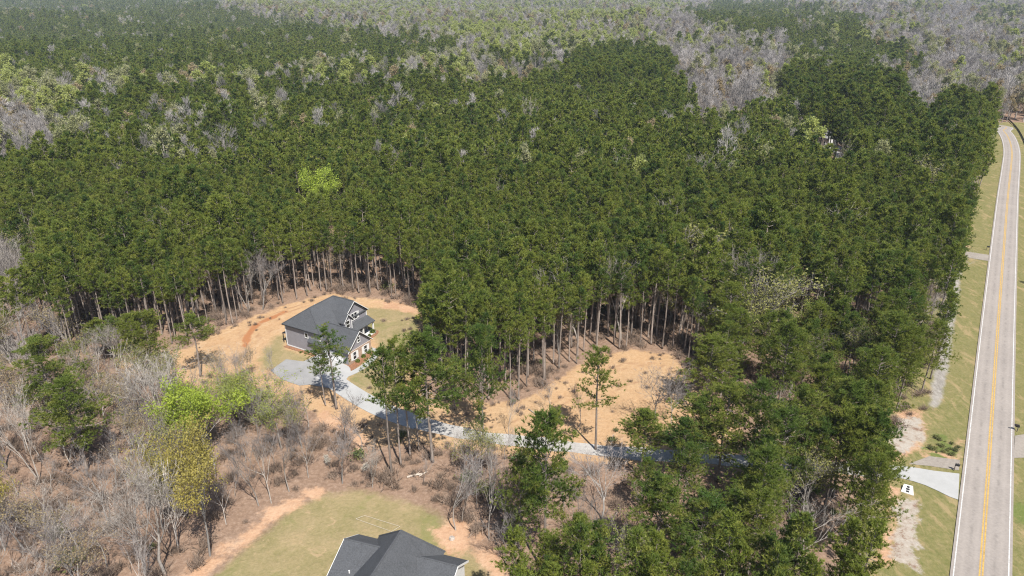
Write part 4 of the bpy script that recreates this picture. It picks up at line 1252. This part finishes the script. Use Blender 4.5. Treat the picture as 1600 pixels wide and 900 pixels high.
# classes of the wood, outlined on the photo by where the crowns show
CLS = [
 ('pine', [(-200, -30), (340, -30), (345, 12), (460, 28), (560, 48), (690, 60), (725, 78), (640, 92), (560, 98), (430, 105), (300, 125), (260, 118), (130, 118), (60, 125), (0, 105), (-200, 100)]),
 ('lime', [(-200, 100), (0, 105), (60, 125), (130, 118), (260, 118), (255, 145), (160, 140), (95, 165), (60, 160), (-200, 170)]),
 ('grey', [(-200, 165), (60, 158), (95, 165), (80, 215), (30, 235), (-200, 260)]),
 ('mix', [(300, 112), (560, 98), (640, 92), (720, 78), (900, 80), (890, 100), (720, 132), (620, 128), (560, 138), (420, 128), (300, 132)]),
 ('pine', [(895, 88), (920, 78), (980, 72), (1035, 80), (1052, 108), (1040, 130), (900, 130)]),
 ('pine', [(1070, 12), (1150, 0), (1230, 5), (1340, 18), (1360, 50), (1430, 85), (1440, 112), (1390, 100), (1330, 112), (1240, 92), (1225, 55), (1130, 38), (1080, 28)]),
 ('pine', [(1220, 118), (1260, 112), (1330, 118), (1400, 122), (1415, 160), (1400, 190), (1300, 205), (1230, 150)]),
 ('lime', [(700, 40), (860, 18), (1000, 20), (1010, 60), (960, 75), (890, 85), (760, 80), (700, 60)]),
 ('limegrey', [(350, -30), (1060, -30), (1060, 20), (1000, 25), (860, 20), (700, 45), (560, 45), (460, 25), (350, 10)]),
 ('pine', [(-300, 260), (0, 245), (40, 225), (90, 175), (160, 140), (300, 135), (420, 128), (560, 138), (640, 125), (720, 132), (890, 105), (1050, 110), (1085, 160), (1110, 190), (1160, 158), (1230, 150), (1250, 190), (1300, 205),
           (1400, 190), (1440, 172), (1480, 150), (1540, 145), (1560, 160), (1570, 200), (1640, 1000), (-300, 1000)]),
 ('grey', [(-400, -60), (2000, -60), (2000, 1000), (-400, 1000)]),
]
MIXES = {'pine': [('pine', .925), ('pine_tall', .03), ('bare', .022), ('bare_pale', .014), ('pale', .011), ('tan', .007), ('lime', .002)],
         'lime': [('lime', .48), ('pale', .2), ('tan', .06), ('bare', .24), ('pine_tall', .012)],
         'limegrey': [('lime', .30), ('pale', .24), ('bare', .34), ('tan', .12), ('pine_tall', .008)],
         'mix': [('pine_tall', .12), ('bare', .28), ('lime', .24), ('pale', .2), ('tan', .12)],
         'olive': [('pine', .86), ('pine_tall', .03), ('bare', .06), ('tan', .02), ('pale', .03)],
         'grey': [('bare', .40), ('tan', .1), ('bare_pale', .16), ('bare', .12), ('pale', .13), ('lime', .05), ('pine_tall', .012)]}
KNOLL = CLS[4][1]

def blocked(x, y):
    """True where nothing woody grows: clearings, lawns, road, drives"""
    b = sdf(OPEN_MAIN, x, y) > -0.5
    b |= sdf(LAWN2, x, y) > -0.5
    b |= sdf(edge_poly, x, y) > 0
    b |= line_dist(ROAD, x, y) < 10
    b |= line_dist(DRIVE, x, y) < 2.7
    b |= line_dist(DRIVE[-17:], x, y) < 6.0
    b |= (sdf(edge_poly, x, y) > -3.2) & (y < 110)
    b |= sdf(FAR_GAP, x, y) > -1
    return b

pts_all = []
def ring(d0, d1, sp, scale):
    ys = np.arange(d0, d1, sp * 0.92)
    P = []
    for y in ys:
        half = y * 0.80 + 35
        xs = np.arange(-half, half, sp)
        P.append(np.stack([xs + rng.uniform(-0.36, 0.36, len(xs)) * sp + (sp / 2 if len(P) % 2 else 0), y + rng.uniform(-0.36, 0.36, len(xs)) * sp], 1))
    P = np.vstack(P)
    return np.c_[P, np.full(len(P), scale), np.full(len(P), sp)]
T = np.vstack([ring(48, 330, 3.2, 1.0), ring(330, 650, 3.9, 1.1), ring(650, 1400, 5.6, 1.2), ring(1400, 2600, 9.0, 1.45), ring(2600, 6000, 17.0, 1.9)])
tz = terrain(T[:, 0], T[:, 1])
uu, vv, dep = project(np.c_[T[:, 0], T[:, 1], tz + 19])
ok = (vv > -55) & (vv < 1200) & (uu > -170) & (uu < 1770)
T, tz, uu, vv, dep = T[ok], tz[ok], uu[ok], vv[ok], dep[ok]
nearm = T[:, 1] < 640
bl = np.zeros(len(T), bool)
bl[nearm] = blocked(T[nearm, 0], T[nearm, 1])
fore = np.zeros(len(T), bool)
fore[nearm] = inside(FORE_LEFT, T[nearm, 0], T[nearm, 1])
ub0, vb0, _ = project(np.c_[T[:, 0], T[:, 1], tz])
keep = ~bl & ~fore & ~((vb0 > 880) & (ub0 < 800))
T, tz, uu, vv, dep = T[keep], tz[keep], uu[keep], vv[keep], dep[keep]
cls = np.full(len(T), -1)
wob_u = uu + 9 * np.sin(vv * 0.21 + uu * 0.05); wob_v = vv + 4 * np.sin(uu * 0.09) + 3 * np.sin(uu * 0.31 + 1)
for i, (c, poly) in enumerate(CLS):
    s = (cls < 0) & inside(poly, wob_u, wob_v)
    cls[s] = i
cname = np.array([CLS[i][0] if i >= 0 else 'grey' for i in cls])
cname[(cname == 'pine') & inside([(0, 240), (90, 160), (300, 130), (700, 130), (680, 165), (420, 210), (250, 290), (60, 330), (-200, 340)], uu, vv)] = 'olive'
# the near left woods beyond the pines are bare
NEARGREY = [(-300, 395), (30, 400), (75, 440), (100, 500), (60, 560), (-300, 600)]
ubase, vbase, _ = project(np.c_[T[:, 0], T[:, 1], tz])
cname[inside(NEARGREY, ubase, vbase) & (cname == 'pine')] = 'grey'
kinds = np.empty(len(T), object)
draw = rng.random(len(T)); keep = np.ones(len(T), bool); thin = rng.random(len(T))
pn = (np.sin(T[:, 0] * 0.031 + 2.1 * np.sin(T[:, 1] * 0.017)) + np.sin(T[:, 1] * 0.027 + 1.7 * np.sin(T[:, 0] * 0.023 + 1)) + 0.8 * np.sin(T[:, 0] * 0.083 + T[:, 1] * 0.05) + 0.8 * np.sin(T[:, 1] * 0.071 - T[:, 0] * 0.045 + 2))
pn = pn + rng.normal(size=len(T)) * 1.7
for c, mx in MIXES.items():
    s = np.where(cname == c)[0]
    if c not in ('pine', 'olive') and len(s): draw[s] = (np.argsort(np.argsort(pn[s])) + 0.5) / len(s)
    tot = sum(w_ for _, w_ in mx); mx = [(k, w_ / tot) for k, w_ in mx]
    acc = 0.0; k_ = np.full(len(s), len(mx) - 1)
    for j, (k, w_) in enumerate(mx):
        k_[(draw[s] >= acc) & (draw[s] < acc + w_)] = j; acc += w_
    # broad hardwoods stand farther apart than plantation pines
    if c not in ('pine', 'olive'):
        keep[s] = thin[s] < np.where(T[s, 3] < 3.5, 0.30, np.where(T[s, 3] < 4.5, 0.32, np.where(T[s, 3] < 8, 0.56, 0.85)))
    kinds[s] = [mx[j][0] for j in k_]
# open-grown, more mixed wood below the drive, towards the road
LOWER = GP([(790, 712), (920, 722), (1100, 730), (1250, 738), (1400, 750), (1420, 1000), (780, 1000)])
low = np.zeros(len(T), bool); nm = T[:, 1] < 200
low[nm] = inside(LOWER, T[nm, 0], T[nm, 1])
MIDR = GP([(1080, 560), (1130, 540), (1300, 560), (1460, 520), (1440, 700), (1400, 730), (1250, 715), (1170, 690), (1120, 630), (1078, 590)])
midr = np.zeros(len(T), bool); midr[nm] = inside(MIDR, T[nm, 0], T[nm, 1])
keep[low] = thin[low] < 0.27
keep[midr] = thin[midr] < 0.36
keep &= ~(low & (ubase > 1205) & (ubase < 1325) & (vbase > 812)) & ~(low & (ubase > 885) & (ubase < 1000) & (vbase > 780))
kinds[low | midr] = rng.choice(['pine_open', 'bare', 'pale', 'tan', 'lime_sparse'], (low | midr).sum(), p=[.76, .11, .06, .05, .02])
edger = nearm_e = np.zeros(len(T), bool)
# tall old pines on the knoll and the stand by the hidden house
knoll = inside(KNOLL, uu, vv) | inside(CLS[6][1], uu, vv) | ((uu > 1390) & (uu < 1580) & (vv > 150) & (vv < 260) & (thin < 0.15)) | ((uu > 80) & (uu < 720) & (vv > 132) & (vv < 165) & (thin < 0.12))
kinds[knoll & (kinds == 'pine')] = 'pine_tall'
keep[knoll] &= thin[knoll] < 0.6
# keep clear of the trees already placed
for (x, y, k) in ex_xy:
    rad = 2.6 if k.startswith('pine') else 3.4
    if k in ('bare', 'bare_pale') and y < 100: rad = 5.2
    keep &= np.hypot(T[:, 0] - x, np.where(T[:, 1] < y, 0.6, 1.0) * (T[:, 1] - y)) > rad
# sight gaps that the photo shows: hidden house and the single lime tree
keep &= ~((dep < 352) & inside([(1255, 184), (1296, 184), (1342, 214), (1340, 252), (1310, 254), (1289, 220), (1256, 210)], uu, vv))
keep &= ~((dep < np.hypot(*G(498, 362)) + 6) & inside([(450, 255), (540, 255), (545, 293), (450, 293)], uu, vv))
keep &= ~((cname == 'pine') & (thin > 0.93))
T, tz, uu, vv, dep, kinds, ubase, vbase, low, midr = T[keep], tz[keep], uu[keep], vv[keep], dep[keep], kinds[keep], ubase[keep], vbase[keep], low[keep], midr[keep]
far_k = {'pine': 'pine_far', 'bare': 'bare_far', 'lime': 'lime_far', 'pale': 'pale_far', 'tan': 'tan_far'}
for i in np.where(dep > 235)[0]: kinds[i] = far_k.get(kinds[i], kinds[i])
hgt = np.array([BASE_H[k] for k in kinds]) * rng.uniform(0.8, 1.14, len(T)) * T[:, 2] ** 0.5
hw_ = np.array([not str(k).startswith('pine') for k in kinds]) & (dep > 200)
hgt[hw_] *= rng.uniform(0.6, 1.25, hw_.sum())
lf = np.sin(T[:, 0] * 0.043 + 1.3 * np.sin(T[:, 1] * 0.021)) * np.cos(T[:, 1] * 0.037 + 0.7) + 0.6 * np.sin(T[:, 0] * 0.11 + T[:, 1] * 0.09)
hgt *= 1 + 0.085 * lf
hgt[(kinds == 'bare_pale') & ~low & ~midr] *= 1.25
hgt[low] *= rng.uniform(0.65, 1.02, low.sum()); hgt[midr] *= rng.uniform(0.65, 0.98, midr.sum())
# the wood below the drive stays under the skyline the photo shows
lim = np.interp(ubase, [760, 830, 985, 1080, 1150, 1250, 1330, 1400], [722, 722, 722, 690, 590, 560, 560, 560])
for i in np.where(low)[0]:
    while hgt[i] > 3 and project([(T[i, 0], T[i, 1], hgt[i])])[1][0] < lim[i]: hgt[i] -= 0.5
kp = ~(low & (hgt < 6.5))
T, tz, uu, vv, dep, kinds, ubase, vbase, low, midr, hgt = [a[kp] for a in (T, tz, uu, vv, dep, kinds, ubase, vbase, low, midr, hgt)]
print('forest trees', len(T))

# which stand out most: near ones, and those whose foot shows at the edge of a clearing
edge = np.full(len(T), 99.0); nm = T[:, 1] < 260
edge[nm] = -sdf(OPEN_MAIN, T[nm, 0], T[nm, 1])
score = dep * np.where(edge < 7, 0.55, 1.0)
inframe = (ubase > -20) & (ubase < 1620) & (vv < 900) & (vv > 0)
isp = np.array([str(k).startswith('pine') for k in kinds])
def choose(mask, n):
    c = np.where(mask & inframe)[0]
    return c[np.argsort(score[c])[:n]]
n_ex_p = sum(k.startswith('pine') for *_, k in ex_xy)
sel_p = choose(isp, 300 - n_ex_p)
sel_d = choose(~isp & (dep < 260), 120)
GR = [('low', 'pines crowding the slope between gravel drive and bottom edge', 'dense pine in the crowded wood below the gravel drive near the road'),
      ('midr', 'pines between the sandy clearing and the roadside ditch', 'pine in the thick wood between sandy clearing and roadside ditch'),
      ('house', 'tall plantation pines edging the house clearing', 'tall bare-trunked plantation pine edging the clearing behind the grey house'),
      ('clear', 'tall plantation pines edging the orange clearing', 'tall bare-trunked plantation pine edging the orange sandy clearing'),
      ('left', 'plantation pines at the left wood edge', 'plantation pine at the wood edge left of the house clearing'),
      ('right', 'roadside plantation pines', 'plantation pine in the wood flanking the road')]
def grp(i):
    if low[i]: return GR[0]
    if midr[i]: return GR[1]
    if ubase[i] < 300: return GR[4]
    if ubase[i] < 690: return GR[2]
    if ubase[i] < 1110: return GR[3]
    return GR[5]
def where_words(i):
    u, v = ubase[i], vbase[i]
    def pick(val, bins):
        for lim_, w_ in bins:
            if val < lim_: return w_
        return bins[-1][1]
    if low[i]:
        a = pick(v, [(775, 'close under the gravel drive'), (840, 'midway down'), (2000, 'near the bottom')])
        b = pick(u, [(900, 'by the largest dense pine'), (1000, 'by the fan-shaped bare tree'), (1110, 'by the rounded bottom pines'), (1220, 'left of the spreading pale bare tree'), (1310, 'round the spreading pale bare tree'), (9999, 'beside the washed-out ditch')])
        return a + ' ' + b
    if midr[i]:
        a = pick(v, [(590, 'back in the wood'), (650, 'midway in the wood'), (2000, 'just above the gravel drive')])
        b = pick(u, [(1150, 'beside the orange clearing'), (1230, 'right of the orange clearing'), (1320, 'between clearing and road'), (1400, 'nearing the roadside'), (9999, 'at the roadside ditch')])
        return a + ' ' + b
    row = pick(edge[i], [(3.5, 'in the front row'), (7.0, 'in the second row'), (12.0, 'in the third row'), (1e9, 'deep in the wood')])
    b = pick(u, [(60, 'at the left picture edge'), (140, 'behind the dark dense left pine'), (220, 'behind the leaning bushy pines'), (300, 'left of the spindly pine'), (350, 'behind the spindly pine'), (400, 'left of the red wheel track'), (450, 'behind the red wheel track'),
                 (500, 'behind the left roof slope'), (545, 'behind the roof peak'), (590, 'behind the house front'), (640, 'behind the house lawn'), (690, 'at the lawn corner'), (740, 'above the driveway pine cluster'), (790, 'at the wood corner between clearings'),
                 (840, 'at the lower left of the orange clearing'), (890, 'along the left rim of the orange clearing'), (940, 'behind the lone pine'), (990, 'at the top left of the orange clearing'), (1040, 'at the top of the orange clearing'),
                 (1110, 'at the top right of the orange clearing'), (1250, 'by the wide olive-tan hardwood'), (1400, 'toward the road'), (9999, 'lining the road verge')])
    return row + ' ' + b
for i in sel_p:
    _, g_, l_ = grp(i)
    sz = 'shorter' if hgt[i] < 0.9 * BASE_H[kinds[i]] else 'tall' if hgt[i] < 1.03 * BASE_H[kinds[i]] else 'very tall'
    tree(T[i, 0], T[i, 1], kinds[i], hgt[i], sz + ' pine ' + where_words(i), g_, wide=(1.0 if not (low[i] or midr[i]) else 1.12))
WORD = dict(lime_sparse='sparse green hardwood', bare_far='grey bare hardwood', lime_far='lime green hardwood', pale_far='pale green hardwood', tan_far='tan budding hardwood', bare='grey bare hardwood', bare_pale='white-limbed bare hardwood', tan='tan budding hardwood', pale='pale green hardwood', lime='lime green hardwood', gold='golden hardwood')
for i in sel_d:
    sz = 'small' if hgt[i] < 0.95 * BASE_H[kinds[i]] else 'tall'
    tree(T[i, 0], T[i, 1], kinds[i], hgt[i], sz + ' ' + WORD[kinds[i]] + ' ' + where_words(i), WORD[kinds[i]] + 's among the pines')
rest = np.ones(len(T), bool); rest[sel_p] = False; rest[sel_d] = False

# ---- sparse wood and brush of the near left, every tree its own
fx_, fy_ = FORE_LEFT[:, 0], FORE_LEFT[:, 1]
cand = []
fr = np.random.default_rng(21)
placed = [tuple(p) for p in ex_xy_a]
tries = 0
while len(cand) < 95 and tries < 6000:
    tries += 1
    x = fr.uniform(fx_.min(), fx_.max()); y = fr.uniform(fy_.min(), fy_.max())
    xa, ya = np.array([x]), np.array([y])
    if not inside(FORE_LEFT, xa, ya)[0] or blocked(xa, ya)[0]: continue
    ub, vb, _ = project([(x, y, 0)])
    if ub[0] < -60 or vb[0] > 960: continue
    if min(math.hypot(x - a, y - b) for a, b in placed) < 3.6: continue
    placed.append((x, y)); cand.append((x, y, ub[0], vb[0]))
for (x, y, ub, vb) in cand:
    q = fr.random()
    k = 'bare' if q < .16 else 'bare_pale' if q < .46 else 'bare_slim' if q < .80 else 'tan' if q < .93 else 'pale'
    if ub > 300 and k in ('tan', 'bare_pale'): k = 'bare_slim'
    h_ = fr.uniform(8, 15) if ub < 300 else fr.uniform(6, 13)
    where = 'in the open woods at lower left' if ub < 300 else ('in the brush between parking pad and lower lawn' if ub < 620 else 'in the thicket below the gravel drive bend')
    wd = {'bare': 'grey bare tree', 'bare_pale': 'white-limbed bare tree', 'bare_slim': 'slim bare sapling', 'tan': 'tan budding tree', 'pale': 'pale leafing tree'}[k]
    near_i = int(np.argmin(np.hypot(ex_xy_a[:, 0] - x, ex_xy_a[:, 1] - y)))
    nl = EXPL[near_i][5] if near_i < len(EXPL) else ''
    side = 'left of' if x < ex_xy_a[near_i, 0] else 'right of'
    sz = 'low' if h_ < 9 else 'tall'
    short = {'pine': 'pine', 'bare': 'bare tree', 'gold': 'golden tree', 'lime': 'green tree', 'tan': 'budding tree', 'pale': 'pale tree', 'dogwood': 'dogwood'}
    kn = next((w_ for p_, w_ in short.items() if ex_xy[near_i][2].startswith(p_)), 'tree')
    row_ = 'near the lower lawn' if vb > 740 and ub > 300 else 'near the bottom edge' if vb > 800 else 'midway down' if vb > 690 else 'near the straw ground'
    tree(x, y, k, h_, sz + ' ' + wd + ' ' + row_ + ', ' + side + ' a ' + kn + ' ' + ('at far left' if ub < 150 else 'at left' if ub < 300 else 'below the pad' if ub < 480 else 'below the driveway' if ub < 620 else 'below the bend'), wd + 's ' + where)

# ---- everything farther off: one wood
protos = bpy.data.collections.new('wood_kinds')
def proto_objects():
    idx = {}
    n = 0
    for k in KIND:
        idx[k] = []
        for (tm, cm, tr, cr, tmat, cmats) in KIND[k]:
            b = MB(); b.v = list(tr.v); b.f = list(tr.f); b.m = list(tr.m)
            b.add(cr.v, cr.f); b.m = list(tr.m) + [q + 1 for q in cr.m]
            o = bpy.data.objects.new('kind_%03d' % n, b.mesh('kind_%03d' % n, [tmat] + list(cmats)))
            protos.objects.link(o)
            idx[k].append(n); n += 1
    return idx
PIDX = proto_objects()

def scatter(name, P, idx, rot, scl, coll, label, cat=None):
    me = bpy.data.meshes.new(name)
    me.from_pydata(P.tolist(), [], [])
    for an, ty, arr in (('idx', 'INT', idx), ):
        a = me.attributes.new(an, ty, 'POINT'); a.data.foreach_set('value', np.asarray(arr, np.int32))
    a = me.attributes.new('rot', 'FLOAT_VECTOR', 'POINT'); a.data.foreach_set('vector', np.asarray(rot, np.float32).ravel())
    a = me.attributes.new('scl', 'FLOAT_VECTOR', 'POINT'); a.data.foreach_set('vector', np.asarray(scl, np.float32).ravel())
    o = place(name, me)
    ng = bpy.data.node_groups.new(name, 'GeometryNodeTree')
    ng.interface.new_socket('Geometry', in_out='INPUT', socket_type='NodeSocketGeometry')
    ng.interface.new_socket('Geometry', in_out='OUTPUT', socket_type='NodeSocketGeometry')
    gi, go = ng.nodes.new('NodeGroupInput'), ng.nodes.new('NodeGroupOutput')
    ip = ng.nodes.new('GeometryNodeInstanceOnPoints')
    ci = ng.nodes.new('GeometryNodeCollectionInfo')
    ci.inputs['Collection'].default_value = coll
    ci.inputs['Separate Children'].default_value = True
    ci.inputs['Reset Children'].default_value = True
    def attr(nm_, ty):
        n = ng.nodes.new('GeometryNodeInputNamedAttribute'); n.data_type = ty; n.inputs[0].default_value = nm_
        return n.outputs[0]
    ng.links.new(gi.outputs[0], ip.inputs['Points'])
    ng.links.new(ci.outputs[0], ip.inputs['Instance'])
    ip.inputs['Pick Instance'].default_value = True
    ng.links.new(attr('idx', 'INT'), ip.inputs['Instance Index'])
    ng.links.new(attr('rot', 'FLOAT_VECTOR'), ip.inputs['Rotation'])
    ng.links.new(attr('scl', 'FLOAT_VECTOR'), ip.inputs['Scale'])
    ng.links.new(ip.outputs[0], go.inputs[0])
    md = o.modifiers.new('scatter', 'NODES'); md.node_group = ng
    tag(o, label, cat, kind='stuff')
    return o

for nm_, msk, lab in (('pine_forest', isp_ := np.array([str(k).startswith('pine') for k in kinds]), 'dense dark green pine forest filling the land behind the clearings'),
                      ('hardwood_forest', ~isp_, 'far grey and lime green hardwoods along the creek bottoms')):
    s = np.where(rest & msk)[0]
    idx = [PIDX[kinds[i]][int(rng.integers(len(PIDX[kinds[i]])))] for i in s]
    k = hgt[s] / np.array([BASE_H[kinds[i]] for i in s])
    wid = k * T[s, 2] ** 0.75 * rng.uniform(0.85, 1.2, len(s)) * np.where(msk[s], 1.0, 1.25) * np.where(low[s] | midr[s], 1.1, 1.0)
    rot = np.c_[rng.normal(size=len(s)) * 0.025, rng.normal(size=len(s)) * 0.025, rng.uniform(0, 6.28, len(s))]
    scatter(nm_, np.c_[T[s, 0], T[s, 1], tz[s] - 0.1], idx, rot, np.c_[wid, wid, k], protos, lab, 'forest')

# ------------------------------------------------------------------ undergrowth
bcoll = bpy.data.collections.new('brush_kinds')
def gen_brush(seed, twiggy=True):
    r = np.random.default_rng(seed)
    mb = MB()
    n = 46
    a = r.uniform(0, 6.28, n); tilt = r.uniform(0.1, 1.0, n)
    D = np.stack([np.cos(a) * tilt, np.sin(a) * tilt, np.ones(n)], 1)
    C = r.normal(size=(n, 3)) * np.array([0.35, 0.35, 0.02]); C[:, 2] = np.abs(C[:, 2]) + 0.25
    A, B = blades(C, D, 3, 1.0, 0.045, 0.35, r)
    mb.tris(A, 0); mb.tris(B, 0)
    if not twiggy:
        mb.tris(leaves(C + unit(D) * 0.6, 7, 0.22, 0.22, r), 1)
    return mb
for s in range(4):
    o = bpy.data.objects.new('brush_%d' % s, gen_brush(500 + s, s < 3).mesh('brush', [M['brush'], M['bushleaf']])); bcoll.objects.link(o)
bp_ = []
br = np.random.default_rng(31)
cx_ = br.uniform(-110, 110, 30000); cy_ = br.uniform(52, 200, 30000)
u_, v_, d_ = project(np.c_[cx_, cy_, np.zeros(len(cx_))])
okb = (u_ > -60) & (u_ < 1500) & (v_ > 430) & (v_ < 980) & ~blocked(cx_, cy_)
okb &= br.random(len(cx_)) < (0.25 + 0.75 * (np.sin(cx_ * 0.13) * np.cos(cy_ * 0.11) > -0.1)) * 0.24
e_ = -sdf(OPEN_MAIN, cx_, cy_)
# weeds straggling over the rim of the straw, and the green patch by the apron
rim = (sdf(OPEN_MAIN, cx_, cy_) > 0) & (br.random(len(cx_)) < 0.22 * np.exp(-sdf(OPEN_MAIN, cx_, cy_) / 4.0)) & (line_dist(DRIVE, cx_, cy_) > 2.6) & (u_ < 1380)
rim &= np.hypot(cx_ - house_c[0], cy_ - house_c[1]) > 16
green = (sdf(GP([(1440, 692), (1470, 682), (1498, 700), (1488, 712), (1450, 708)]), cx_, cy_) > 0)
bi = np.where(okb | rim | green)[0]
sc_ = br.uniform(0.4, 1.5, len(bi)) * np.where(green[bi], 0.3, np.where(rim[bi], 0.5, 1.0))
scatter('undergrowth', np.c_[cx_[bi], cy_[bi], np.zeros(len(bi))], np.where(green[bi], 3, br.choice(4, len(bi), p=[.33, .32, .32, .03])), np.c_[np.zeros(len(bi)), np.zeros(len(bi)), br.uniform(0, 6.28, len(bi))],
        np.c_[sc_ * 1.2, sc_ * 1.2, sc_], bcoll, 'brown twiggy brush and dead stems under the trees')

# garden shrubs at the front of the grey house
sh_me = None
for (u, v, s_, lab) in [(575.5, 552, 0.75, 'dark round shrub at the corner end of the garage mulch bed'), (568, 558.5, 0.6, 'small shrub second from the garage corner'),
                        (559.5, 566, 0.55, 'small shrub third from the garage corner'), (582.5, 520.5, 0.8, 'round shrub in the mulch bed by the porch column'),
                        (577.5, 526, 0.5, 'small shrub in the mulch bed by the porch steps')]:
    r = np.random.default_rng(int(u))
    mb = MB(); C = unit(r.normal(size=(70, 3))) * np.array([0.5, 0.5, 0.42]) + np.array([0, 0, 0.42])
    mb.tris(leaves(C, 5, 0.2, 0.1, r), 0)
    x, y = G(u, v)
    e = empty('shrub', (x, y, 0.05)); e.scale = (s_ * 1.3,) * 3
    mb.build('foliage', M['needle'], e)
    MB().tube([(0, 0, 0), (0.03, 0, 0.25), (0, 0.03, 0.5)], [0.06, 0.05, 0.02], 5).build('stem', M['brush'], e)
    tag(e, lab, 'shrub', 'shrubs in the mulch beds')

# ------------------------------------------------------------------ haze
def haze():
    o = MB().box(-9500, 9500, -1600, 11500, -45, 84).build('haze', None)
    o.data.materials.clear()
    m = bpy.data.materials.new('haze_air'); m.use_nodes = True
    nt = m.node_tree; nt.nodes.clear()
    out = nt.nodes.new('ShaderNodeOutputMaterial'); pv = nt.nodes.new('ShaderNodeVolumePrincipled')
    pv.inputs['Color'].default_value = (0.75, 0.85, 1.0, 1)
    pv.inputs['Density'].default_value = 0.00007
    pv.inputs['Anisotropy'].default_value = 0.0
    nt.links.new(pv.outputs[0], out.inputs['Volume'])
    o.data.materials.append(m)
    tag(o, 'thin bluish air between the drone and the far woods', kind='stuff')
haze()
